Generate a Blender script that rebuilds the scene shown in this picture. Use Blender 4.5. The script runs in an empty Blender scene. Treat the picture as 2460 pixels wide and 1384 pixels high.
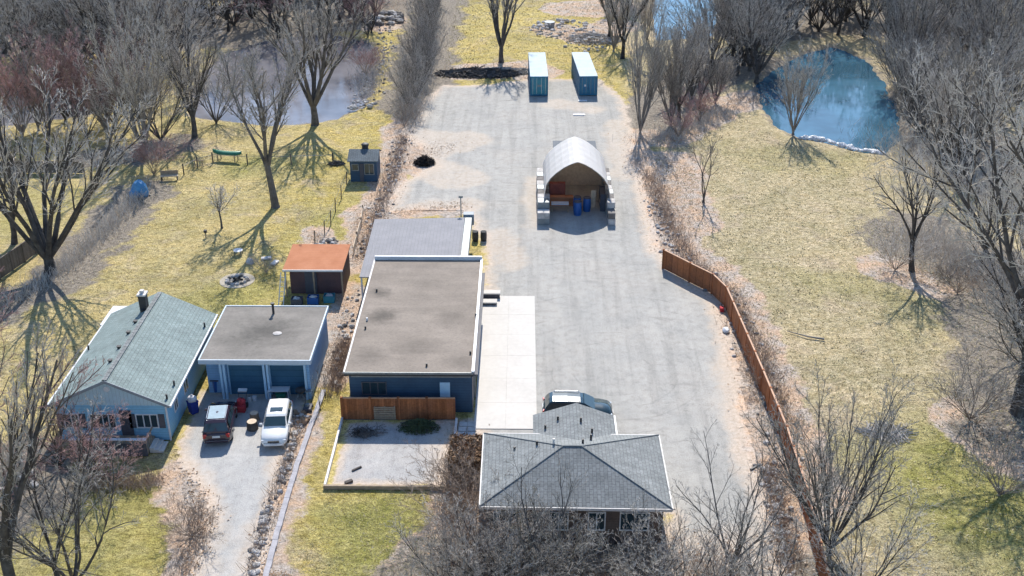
import bpy, math, random
import numpy as np
from mathutils import Vector, Matrix
SC = bpy.context.scene
# ------------------------------------------------------------------ camera, sky, sun, exposure
CH = 43.5; PITCH = math.radians(63.3); YAW = math.radians(0.56); FPX = 2730.0
cd = bpy.data.cameras.new('camera'); cam = bpy.data.objects.new('camera', cd); SC.collection.objects.link(cam)
cd.sensor_width = 36; cd.lens = 36 * FPX / 2460; cd.clip_end = 8000; cd.clip_start = 0.5
cam.location = (0, 0, CH); cam.rotation_euler = (PITCH, 0, YAW); SC.camera = cam
SUN_EL, SUN_AZ = math.radians(44), math.radians(2)      # the sun stands beyond the scene, shadows fall towards the camera
w = bpy.data.worlds.new('World'); SC.world = w; w.use_nodes = True
nt = w.node_tree; nt.nodes.clear()
sky = nt.nodes.new('ShaderNodeTexSky'); sky.sky_type = 'NISHITA'; sky.sun_disc = False
sky.sun_elevation = SUN_EL; sky.sun_rotation = SUN_AZ; sky.dust_density = 0.3; sky.ozone_density = 3.5
bg = nt.nodes.new('ShaderNodeBackground'); bg.inputs[1].default_value = 0.145
wo = nt.nodes.new('ShaderNodeOutputWorld'); tint = nt.nodes.new('ShaderNodeMix'); tint.data_type = 'RGBA'; tint.blend_type = 'MULTIPLY'; tint.inputs[0].default_value = 1.0; tint.inputs[7].default_value = (0.95, 1.0, 1.02, 1)
nt.links.new(sky.outputs[0], tint.inputs[6]); nt.links.new(tint.outputs[2], bg.inputs[0]); nt.links.new(bg.outputs[0], wo.inputs[0])
sl = bpy.data.lights.new('sun', 'SUN'); sl.energy = 4.6; sl.angle = math.radians(0.5); sl.color = (1, 0.95, 0.865)
so = bpy.data.objects.new('sun', sl); SC.collection.objects.link(so); so.location = (0, 150, 200)
sd = Vector((math.sin(SUN_AZ) * math.cos(SUN_EL), math.cos(SUN_AZ) * math.cos(SUN_EL), math.sin(SUN_EL)))
so.rotation_euler = sd.to_track_quat('Z', 'Y').to_euler()
vs = SC.view_settings; vs.view_transform = 'Standard'; vs.look = 'None'; vs.gamma = 1; vs.exposure = 0.56
SC.cycles.max_bounces = 5; SC.cycles.use_adaptive_sampling = True; SC.cycles.adaptive_threshold = 0.03; SC.cycles.transparent_max_bounces = 8

# ------------------------------------------------------------------ helpers
def gp(px, py, z=0.0):
    """a spot of the survey picture -> plan coordinates at height z"""
    x = (px - 1230) / FPX; y = -(py - 692) / FPX
    y2 = y * math.cos(PITCH) + math.sin(PITCH); z2 = y * math.sin(PITCH) - math.cos(PITCH)
    t = (z - CH) / z2
    return ((x * math.cos(YAW) - y2 * math.sin(YAW)) * t, (x * math.sin(YAW) + y2 * math.cos(YAW)) * t)
def G(px, py, z=0.0):
    a = gp(px, py, z); return (a[0], a[1], z)

def tag(o, label=None, cat=None, group=None, kind=None):
    if label: o['label'] = label
    if cat: o['category'] = cat
    if group: o['group'] = group
    if kind: o['kind'] = kind
    return o
def empty(name, loc, label, cat, group=None, rz=0):
    o = bpy.data.objects.new(name, None); SC.collection.objects.link(o); o.location = loc; o.rotation_euler = (0, 0, rz)
    o.empty_display_size = 0.2
    return tag(o, label, cat, group)
def copy_tree(o, parent=None):
    c = o.copy(); SC.collection.objects.link(c)
    if parent: c.parent = parent
    for ch in o.children: copy_tree(ch, c)
    return c

class MB:
    def __init__(s): s.v = []; s.f = []
    def quad(s, *p):
        i = len(s.v); s.v += [tuple(q) for q in p]; s.f.append(tuple(range(i, i + len(p)))); return s
    def box(s, x0, y0, z0, x1, y1, z1, M=None):
        i = len(s.v)
        P = [(x0,y0,z0),(x1,y0,z0),(x1,y1,z0),(x0,y1,z0),(x0,y0,z1),(x1,y0,z1),(x1,y1,z1),(x0,y1,z1)]
        if M is not None: P = [tuple(M @ Vector(p)) for p in P]
        s.v += P
        s.f += [(i,i+3,i+2,i+1),(i+4,i+5,i+6,i+7),(i,i+1,i+5,i+4),(i+1,i+2,i+6,i+5),(i+2,i+3,i+7,i+6),(i+3,i,i+4,i+7)]
        return s
    def rbox(s, c, sx, sy, sz, rz=0, rx=0, ry=0):
        M = Matrix.Translation(c) @ Matrix.Rotation(rz,4,'Z') @ Matrix.Rotation(ry,4,'Y') @ Matrix.Rotation(rx,4,'X')
        return s.box(-sx/2,-sy/2,-sz/2,sx/2,sy/2,sz/2,M)
    def wall(s, a, b, z0, z1, t):
        a = Vector((a[0],a[1],0)); b = Vector((b[0],b[1],0)); d = b - a; L = d.length
        M = Matrix.Translation(a) @ Matrix.Rotation(math.atan2(d.y,d.x),4,'Z')
        return s.box(0,-t/2,z0,L,t/2,z1,M)
    def prism(s, poly, z0, z1):
        n = len(poly); i = len(s.v)
        s.v += [(p[0],p[1],z0) for p in poly] + [(p[0],p[1],z1) for p in poly]
        s.f.append(tuple(i+k for k in reversed(range(n)))); s.f.append(tuple(i+n+k for k in range(n)))
        for k in range(n): s.f.append((i+k, i+(k+1)%n, i+n+(k+1)%n, i+n+k))
        return s
    def tube(s, pts, rad, k=8, cap=True):
        n = len(pts); i0 = len(s.v)
        pts = [Vector(p) for p in pts]
        if not hasattr(rad, '__len__'): rad = [rad]*n
        for j in range(n):
            d = (pts[min(j+1,n-1)] - pts[max(j-1,0)])
            if d.length < 1e-6: d = Vector((0,0,1))
            d.normalize()
            u = d.cross(Vector((0,0,1))) if abs(d.z) < 0.95 else d.cross(Vector((1,0,0)))
            u.normalize(); v = d.cross(u)
            for q in range(k):
                a = 2*math.pi*q/k; s.v.append(tuple(pts[j] + u*(math.cos(a)*rad[j]) + v*(math.sin(a)*rad[j])))
        for j in range(n-1):
            for q in range(k):
                a = i0+j*k+q; b = i0+j*k+(q+1)%k
                s.f.append((a,b,b+k,a+k))
        if cap and k > 2:
            s.f.append(tuple(i0+q for q in reversed(range(k)))); s.f.append(tuple(i0+(n-1)*k+q for q in range(k)))
        return s
    def ell(s, c, rx, ry, rz, n=10, m=7, rng=None, j=0.0, zmin=-1.0):
        i = len(s.v)
        for a in range(m+1):
            th = math.pi*a/m
            for b in range(n):
                ph = 2*math.pi*b/n; r = 1 + (rng.uniform(-j,j) if rng else 0)
                s.v.append((c[0]+rx*r*math.sin(th)*math.cos(ph), c[1]+ry*r*math.sin(th)*math.sin(ph), c[2]+rz*max(zmin, r*math.cos(th))))
        for a in range(m):
            for b in range(n):
                p = i+a*n+b; q = i+a*n+(b+1)%n
                s.f.append((p,p+n,q+n,q))
        return s
    def build(s, name, mat, parent=None, smooth=False, bevel=0, loc=None):
        me = bpy.data.meshes.new(name); me.from_pydata(s.v, [], s.f); me.update()
        if smooth: me.polygons.foreach_set('use_smooth', [True]*len(me.polygons))
        if mat: me.materials.append(mat)
        o = bpy.data.objects.new(name, me); SC.collection.objects.link(o)
        if parent is not None: o.parent = parent
        if loc: o.location = loc
        if bevel:
            b = o.modifiers.new('bevel','BEVEL'); b.width = bevel; b.segments = 2; b.limit_method = 'ANGLE'
        return o
R = random.Random(7)

# ------------------------------------------------------------------ materials
def newmat(name):
    m = bpy.data.materials.new(name); m.use_nodes = True; n = m.node_tree; b = n.nodes['Principled BSDF']
    return m, n, b
def N(nt, t, **k):
    o = nt.nodes.new(t)
    for a, v in k.items(): setattr(o, a, v)
    return o
def noise(nt, vec, scale, detail=4, rough=0.6, dist=0):
    n = N(nt, 'ShaderNodeTexNoise'); n.inputs['Scale'].default_value = scale; n.inputs['Detail'].default_value = detail
    n.inputs['Roughness'].default_value = rough; n.inputs['Distortion'].default_value = dist
    if vec is not None: nt.links.new(vec, n.inputs['Vector'])
    return n.outputs['Fac']
def ramp(nt, fac, stops):
    r = N(nt, 'ShaderNodeValToRGB'); e = r.color_ramp.elements
    while len(e) < len(stops): e.new(0.5)
    for k, (p, c) in enumerate(stops):
        e[k].position = p; e[k].color = (c, c, c, 1) if not hasattr(c, '__len__') else (*c, 1)
    nt.links.new(fac, r.inputs[0]); return r.outputs[0]
def mix(nt, fac, a, b, mode='MIX'):
    m = N(nt, 'ShaderNodeMix', data_type='RGBA', blend_type=mode)
    for s, v in ((0, fac), (6, a), (7, b)):
        if isinstance(v, (int, float)): m.inputs[s].default_value = v
        elif isinstance(v, tuple): m.inputs[s].default_value = (*v, 1)
        else: nt.links.new(v, m.inputs[s])
    return m.outputs[2]
def mth(nt, op, a, b=0.0, c=None):
    m = N(nt, 'ShaderNodeMath', operation=op)
    for s, v in ((0, a), (1, b), (2, c)):
        if v is None: continue
        if isinstance(v, (int, float)): m.inputs[s].default_value = v
        else: nt.links.new(v, m.inputs[s])
    return m.outputs[0]
def bump(nt, b, h, strength=0.4, dist=0.05):
    k = N(nt, 'ShaderNodeBump'); k.inputs['Strength'].default_value = strength; k.inputs['Distance'].default_value = dist
    nt.links.new(h, k.inputs['Height']); nt.links.new(k.outputs[0], b.inputs['Normal'])
def pos(nt): return N(nt, 'ShaderNodeNewGeometry').outputs['Position']
def objc(nt): return N(nt, 'ShaderNodeTexCoord').outputs['Object']

def mk(name, c1, c2=None, scale=3.0, rough=0.7, metal=0.0, bmp=0.0, fine=0.25):
    """a weathered plain material: two tones mixed by broad noise, broken up by fine noise"""
    c2 = c2 or tuple(x*0.72 for x in c1)
    m, n, b = newmat(name); v = pos(n)
    a = ramp(n, noise(n, v, scale, 5), [(0.35, 0.0), (0.68, 1.0)])
    c = mix(n, a, c1, c2)
    f = ramp(n, noise(n, v, scale*9, 3), [(0.3, 1-fine), (0.7, 1+fine*0.0)])
    c = mix(n, 1.0, c, f, 'MULTIPLY')
    n.links.new(c, b.inputs['Base Color']); b.inputs['Roughness'].default_value = rough; b.inputs['Metallic'].default_value = metal
    if bmp: bump(n, b, noise(n, v, scale*6, 4), bmp)
    return m
def banded(name, c1, c2, axis, period, rough=0.6, metal=0.0, width=0.14, depth=0.5, bmp=0.3, dirt=0.25, per_board=0.0):
    """boards, ribs or clapboards: dark joint lines every `period` metres along an axis"""
    m, n, b = newmat(name); v = pos(n)
    s = N(n, 'ShaderNodeSeparateXYZ'); n.links.new(v, s.inputs[0])
    if axis == 'XY': u = mth(n, 'ADD', s.outputs[0], s.outputs[1])
    else: u = s.outputs['XYZ'.index(axis)]
    u = mth(n, 'DIVIDE', u, period); fr = mth(n, 'FRACT', u); fl = mth(n, 'FLOOR', u)
    joint = mth(n, 'LESS_THAN', fr, width)
    c = mix(n, ramp(n, noise(n, v, 0.9, 5), [(0.35, 0.0), (0.7, 1.0)]), c1, c2)
    if per_board:
        wn = N(n, 'ShaderNodeTexWhiteNoise', noise_dimensions='1D'); n.links.new(fl, wn.inputs['W'])
        c = mix(n, 1.0, c, ramp(n, wn.outputs[0], [(0, 1-per_board), (1, 1.0)]), 'MULTIPLY')
    c = mix(n, 1.0, c, ramp(n, noise(n, v, 7, 4), [(0.3, 1-dirt), (0.7, 1.0)]), 'MULTIPLY')
    c = mix(n, mth(n, 'MULTIPLY', joint, depth), c, tuple(x*0.25 for x in c2))
    n.links.new(c, b.inputs['Base Color']); b.inputs['Roughness'].default_value = rough; b.inputs['Metallic'].default_value = metal
    b.inputs['Specular IOR Level'].default_value = 0.2
    if bmp: bump(n, b, fr, bmp, 0.03)
    return m

GRASS = bpy.data.node_groups.new('grass_colour', 'ShaderNodeTree')
GRASS.interface.new_socket('Green', in_out='INPUT', socket_type='NodeSocketFloat')
GRASS.interface.new_socket('Color', in_out='OUTPUT', socket_type='NodeSocketColor')
def _grass():
    n = GRASS; gi = n.nodes.new('NodeGroupInput'); go = n.nodes.new('NodeGroupOutput'); v = pos(n)
    st = N(n, 'ShaderNodeVectorMath', operation='MULTIPLY'); n.links.new(v, st.inputs[0]); st.inputs[1].default_value = (0.55, 1, 1)
    big = noise(n, v, 0.09, 4, 0.6, 0.6)
    straw = mix(n, ramp(n, noise(n, st.outputs[0], 0.7, 6, 0.7), [(0.38, 0.0), (0.62, 1.0)]), (0.55, 0.43, 0.13), (0.60, 0.50, 0.225))
    bare = ramp(n, noise(n, v, 0.22, 6, 0.7, 0.6), [(0.52, 0.0), (0.68, 0.75)])
    dry = N(n, 'ShaderNodeAttribute', attribute_name='zone').outputs['Alpha']
    pale = mix(n, ramp(n, noise(n, v, 1.1, 7, 0.8), [(0.36, 0.0), (0.6, 1.0)]), (0.44, 0.36, 0.215), (0.64, 0.55, 0.39))
    straw = mix(n, mth(n, 'SUBTRACT', 1.0, dry), straw, pale)
    straw = mix(n, bare, straw, mix(n, ramp(n, noise(n, v, 2.4, 6, 0.8), [(0.35, 0.0), (0.6, 1.0)]), (0.36, 0.29, 0.21), (0.60, 0.50, 0.39)))
    green = mix(n, ramp(n, noise(n, v, 0.9, 5), [(0.4, 0.0), (0.65, 1.0)]), (0.31, 0.30, 0.085), (0.46, 0.42, 0.16))
    g = mth(n, 'ADD', gi.outputs[0], mth(n, 'MULTIPLY', big, 1.0))
    g = mth(n, 'ADD', g, mth(n, 'MULTIPLY', noise(n, st.outputs[0], 1.6, 5, 0.75), 0.5))
    g = ramp(n, mth(n, 'MULTIPLY', g, 0.5), [(0.40, 0.0), (0.72, 0.95)])
    c = mix(n, g, straw, green)
    c = mix(n, 1.0, c, ramp(n, noise(n, st.outputs[0], 3.2, 6, 0.8), [(0.32, (0.42, 0.42, 0.36)), (0.5, (0.92, 0.92, 0.92)), (0.68, (1.18, 1.15, 1.12))]), 'MULTIPLY')
    c = mix(n, 1.0, c, ramp(n, noise(n, v, 11, 3, 0.8), [(0.36, (0.42, 0.38, 0.32)), (0.5, (0.95, 0.95, 0.95)), (0.65, (1.15, 1.15, 1.15))]), 'MULTIPLY')
    c = mix(n, 1.0, c, ramp(n, noise(n, v, 1.9, 7, 0.85), [(0.33, (0.62, 0.60, 0.55)), (0.5, (0.98, 0.98, 0.97)), (0.66, (1.25, 1.22, 1.2))]), 'MULTIPLY')
    c = mix(n, 1.0, c, ramp(n, noise(n, v, 0.16, 5, 0.65, 1.0), [(0.36, (0.80, 0.82, 0.78)), (0.5, (1.0, 1.0, 1.0)), (0.64, (1.10, 1.07, 1.06))]), 'MULTIPLY')
    n.links.new(c, go.inputs[0])
_grass()
def grassnode(n, green=None):
    g = N(n, 'ShaderNodeGroup'); g.node_tree = GRASS
    if green is None: g.inputs[0].default_value = 0.0
    elif isinstance(green, (int, float)): g.inputs[0].default_value = green
    else: n.links.new(green, g.inputs[0])
    return g.outputs[0]
def zone_attr(n):
    a = N(n, 'ShaderNodeAttribute', attribute_name='zone'); s = N(n, 'ShaderNodeSeparateColor'); n.links.new(a.outputs['Color'], s.inputs[0])
    return s.outputs
def litter_col(n, v):
    c = ramp(n, noise(n, v, 4.5, 6, 0.85), [(0.32, (0.12, 0.075, 0.055)), (0.42, (0.42, 0.29, 0.20)), (0.56, (0.66, 0.47, 0.33)), (0.72, (0.82, 0.70, 0.60))])
    return mix(n, ramp(n, noise(n, v, 0.5, 4), [(0.4, 0.0), (0.6, 1.0)]), c, ramp(n, noise(n, v, 3.0, 6, 0.85), [(0.34, (0.11, 0.09, 0.075)), (0.48, (0.45, 0.38, 0.32)), (0.68, (0.70, 0.63, 0.57))]))
def ground_colour(n):
    """grass, dead leaves and woodland floor, mixed by the zone attribute; the same function on every sheet so they blend"""
    v = pos(n); z = zone_attr(n)
    br = mth(n, 'MULTIPLY', mth(n, 'SUBTRACT', noise(n, v, 0.8, 6, 0.75), 0.5), 1.6)
    c = grassnode(n, z[1])
    lit = ramp(n, mth(n, 'ADD', z[0], br), [(0.35, 0.0), (0.6, 1.0)])
    c = mix(n, lit, c, litter_col(n, v))
    wf = ramp(n, noise(n, v, 2.6, 6, 0.85), [(0.3, (0.06, 0.05, 0.042)), (0.5, (0.24, 0.205, 0.165)), (0.7, (0.42, 0.37, 0.30))])
    c = mix(n, ramp(n, mth(n, 'ADD', z[2], br), [(0.35, 0.0), (0.65, 1.0)]), c, wf)
    return c, v
def mat_ground():
    m, n, b = newmat('ground'); c, v = ground_colour(n)
    n.links.new(c, b.inputs['Base Color']); b.inputs['Roughness'].default_value = 0.95; b.inputs['Specular IOR Level'].default_value = 0.15
    bump(n, b, noise(n, v, 2.5, 7, 0.8), 0.9, 0.25); return m
def mat_gravel(name, base=(0.345, 0.335, 0.312), base2=(0.405, 0.385, 0.352), tan=(0.47, 0.41, 0.35), tracks=True):
    m, n, b = newmat(name); v = pos(n)
    c = mix(n, ramp(n, noise(n, v, 0.25, 5, 0.7), [(0.35, 0.0), (0.65, 1.0)]), base, base2)
    tn = ramp(n, noise(n, v, 0.13, 6, 0.75, 0.5), [(0.48, 0.0), (0.72, 1.0)])
    c = mix(n, mth(n, 'MULTIPLY', tn, 0.32), c, tan)
    ln = N(n, 'ShaderNodeVectorMath', operation='MULTIPLY'); n.links.new(v, ln.inputs[0]); ln.inputs[1].default_value = (1.0, 0.05, 1)
    c = mix(n, 1.0, c, ramp(n, noise(n, ln.outputs[0], 1.1, 4, 0.6, 0.4), [(0.36, 0.87), (0.5, 1.0), (0.65, 1.05)]), 'MULTIPLY')
    if tracks:
        for (cx, cy, r0, sc, st) in ((6.9, 72.5, 0, 0.62, 0.17), (2, 40, 0, 0.21, 0.12), (16, 110, 0, 0.2, 0.10)):
            d = N(n, 'ShaderNodeVectorMath', operation='DISTANCE'); n.links.new(v, d.inputs[0]); d.inputs[1].default_value = (cx, cy, 0)
            dd = mth(n, 'ADD', mth(n, 'MULTIPLY', d.outputs['Value'], sc), mth(n, 'MULTIPLY', noise(n, v, 0.4, 3), 0.35))
            ring = ramp(n, mth(n, 'FRACT', dd), [(0.0, 1.0), (0.06, 0.55), (0.12, 1.0), (0.5, 1.0)])
            ringmask = ramp(n, noise(n, v, 0.3, 3), [(0.48, 0.0), (0.62, 1.0)])
            k = mth(n, 'SUBTRACT', 1.0, mth(n, 'MULTIPLY', mth(n, 'MULTIPLY', mth(n, 'SUBTRACT', 1.0, ring), ringmask), st*2.6))
            c = mix(n, 1.0, c, k, 'MULTIPLY')
    c = mix(n, 1.0, c, ramp(n, noise(n, v, 1.5, 8, 0.8), [(0.33, 0.78), (0.5, 1.0), (0.7, 1.08)]), 'MULTIPLY')
    c = mix(n, 1.0, c, ramp(n, noise(n, v, 14, 4, 0.85), [(0.36, 0.62), (0.5, 1.0), (0.7, 1.12)]), 'MULTIPLY')
    g, _ = ground_colour(n)
    zz = zone_attr(n)
    tanm = ramp(n, mth(n, 'ADD', zz[0], mth(n, 'MULTIPLY', mth(n, 'SUBTRACT', noise(n, v, 0.6, 6, 0.75), 0.5), 1.6)), [(0.35, 0.0), (1.0, 0.4)])
    c = mix(n, tanm, c, mix(n, ramp(n, noise(n, v, 2.2, 6, 0.8), [(0.38, 0.0), (0.6, 1.0)]), (0.50, 0.37, 0.25), (0.66, 0.55, 0.45)))
    e = N(n, 'ShaderNodeAttribute', attribute_name='edge').outputs['Fac']
    e2 = mth(n, 'ADD', e, mth(n, 'MULTIPLY', mth(n, 'SUBTRACT', noise(n, v, 0.55, 7, 0.75), 0.5), 1.3))
    tanf = ramp(n, e2, [(0.35, 1.0), (0.8, 0.0)])
    c = mix(n, tanf, c, mix(n, ramp(n, noise(n, v, 3.5, 6, 0.85), [(0.35, 0.0), (0.6, 1.0)]), (0.36, 0.28, 0.21), (0.60, 0.50, 0.41)))
    c = mix(n, ramp(n, e2, [(0.15, 1.0), (0.36, 0.0)]), c, g)
    n.links.new(c, b.inputs['Base Color']); b.inputs['Roughness'].default_value = 0.95; b.inputs['Specular IOR Level'].default_value = 0.2
    bump(n, b, noise(n, v, 9, 5, 0.8), 0.5, 0.05); return m
def mat_water(name, deep, rough):
    m, n, b = newmat(name); v = pos(n)
    c = mix(n, ramp(n, noise(n, v, 0.12, 4), [(0.4, 0.0), (0.6, 1.0)]), deep, tuple(x*0.6 for x in deep))
    n.links.new(c, b.inputs['Base Color']); b.inputs['Roughness'].default_value = rough; b.inputs['IOR'].default_value = 1.33
    b.inputs['Specular IOR Level'].default_value = 0.9
    bump(n, b, noise(n, v, 2.0, 3), 0.06, 0.05); return m
def mat_shingle(name, c1, c2, rowh=0.22):
    m, n, b = newmat(name); v = pos(n)
    br = N(n, 'ShaderNodeTexBrick'); s = N(n, 'ShaderNodeSeparateXYZ'); n.links.new(v, s.inputs[0])
    cb = N(n, 'ShaderNodeCombineXYZ'); n.links.new(mth(n, 'ADD', s.outputs[0], 0.0), cb.inputs[0] if False else cb.inputs[1]); n.links.new(s.outputs[1], cb.inputs[0])
    n.links.new(cb.outputs[0], br.inputs['Vector'])
    br.inputs['Color1'].default_value = (*c1, 1); br.inputs['Color2'].default_value = (*c2, 1); br.inputs['Mortar'].default_value = (*[x*0.55 for x in c2], 1)
    br.inputs['Scale'].default_value = 1; br.inputs['Brick Width'].default_value = 0.32; br.inputs['Row Height'].default_value = rowh; br.inputs['Mortar Size'].default_value = 0.012
    c = mix(n, 1.0, br.outputs['Color'], ramp(n, noise(n, v, 0.8, 6, 0.75), [(0.3, 0.78), (0.7, 1.12)]), 'MULTIPLY')
    sv = N(n, 'ShaderNodeVectorMath', operation='MULTIPLY'); n.links.new(v, sv.inputs[0]); sv.inputs[1].default_value = (0.3, 2.2, 0.3)
    c = mix(n, 1.0, c, ramp(n, noise(n, sv.outputs[0], 1.2, 5, 0.7), [(0.35, 0.84), (0.6, 1.04)]), 'MULTIPLY')
    c = mix(n, 1.0, c, ramp(n, noise(n, v, 9, 4, 0.8), [(0.35, 0.72), (0.55, 1.0)]), 'MULTIPLY')
    n.links.new(c, b.inputs['Base Color']); b.inputs['Roughness'].default_value = 0.85; bump(n, b, br.outputs['Fac'], 0.3, 0.02); return m
def mat_flatroof(name, c1, c2, spots, rings=0.2):
    m, n, b = newmat(name); v = pos(n)
    c = mix(n, ramp(n, noise(n, v, 0.28, 6, 0.7, 0.4), [(0.36, 0.0), (0.64, 1.0)]), c1, c2)
    st = N(n, 'ShaderNodeVectorMath', operation='MULTIPLY'); n.links.new(v, st.inputs[0]); st.inputs[1].default_value = (0.25, 1, 1)
    c = mix(n, 1.0, c, ramp(n, noise(n, st.outputs[0], 0.9, 5, 0.6), [(0.35, 0.86), (0.6, 1.03)]), 'MULTIPLY')
    c = mix(n, 1.0, c, ramp(n, noise(n, v, 6, 6, 0.8), [(0.33, 0.75), (0.5, 1.0), (0.7, 1.07)]), 'MULTIPLY')
    for (x, y, r, k) in spots:
        d = N(n, 'ShaderNodeVectorMath', operation='DISTANCE'); n.links.new(v, d.inputs[0]); d.inputs[1].default_value = (x, y, 3.4)
        q = mth(n, 'ADD', mth(n, 'DIVIDE', d.outputs['Value'], r), mth(n, 'MULTIPLY', mth(n, 'SUBTRACT', noise(n, v, 1.8, 4), 0.5), 1.0))
        c = mix(n, 1.0, c, ramp(n, q, [(0.25, k), (1.0, 1.0)]), 'MULTIPLY')
    # membrane seams
    s = N(n, 'ShaderNodeSeparateXYZ'); n.links.new(v, s.inputs[0])
    seam = mth(n, 'LESS_THAN', mth(n, 'FRACT', mth(n, 'DIVIDE', mth(n, 'ADD', s.outputs[1], mth(n, 'MULTIPLY', noise(n, v, 0.5, 2), 0.15)), 1.85)), 0.022)
    c = mix(n, mth(n, 'MULTIPLY', seam, rings), c, (0.12, 0.10, 0.09))
    n.links.new(c, b.inputs['Base Color']); b.inputs['Roughness'].default_value = 0.9; bump(n, b, noise(n, v, 8, 4), 0.25, 0.03); return m
def mat_bark(name, c1, c2, sc=1.5):
    m, n, b = newmat(name); v = objc(n)
    oi = N(n, 'ShaderNodeObjectInfo')
    c = mix(n, ramp(n, noise(n, v, sc, 5, 0.7), [(0.35, 0.0), (0.65, 1.0)]), c1, c2)
    c = mix(n, 1.0, c, ramp(n, oi.outputs['Random'], [(0.0, 0.62), (1.0, 1.38)]), 'MULTIPLY')
    n.links.new(c, b.inputs['Base Color']); b.inputs['Roughness'].default_value = 0.9; b.inputs['Specular IOR Level'].default_value = 0.2
    return m
def mat_paint(name, c, rough=0.25, coat=0.6):
    m, n, b = newmat(name); v = pos(n)
    cc = mix(n, ramp(n, noise(n, v, 2, 4), [(0.3, 0.0), (0.8, 1.0)]), c, tuple(x*0.85 for x in c))
    n.links.new(cc, b.inputs['Base Color']); b.inputs['Roughness'].default_value = rough; b.inputs['Coat Weight'].default_value = coat; b.inputs['Coat Roughness'].default_value = 0.06
    return m
def mat_glass(name, c=(0.02, 0.035, 0.045), rough=0.06):
    m, n, b = newmat(name); v = pos(n)
    n.links.new(mix(n, noise(n, v, 3, 2), c, tuple(x*1.8 for x in c)), b.inputs['Base Color']); b.inputs['Roughness'].default_value = rough; b.inputs['Specular IOR Level'].default_value = 0.8
    return m

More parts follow.
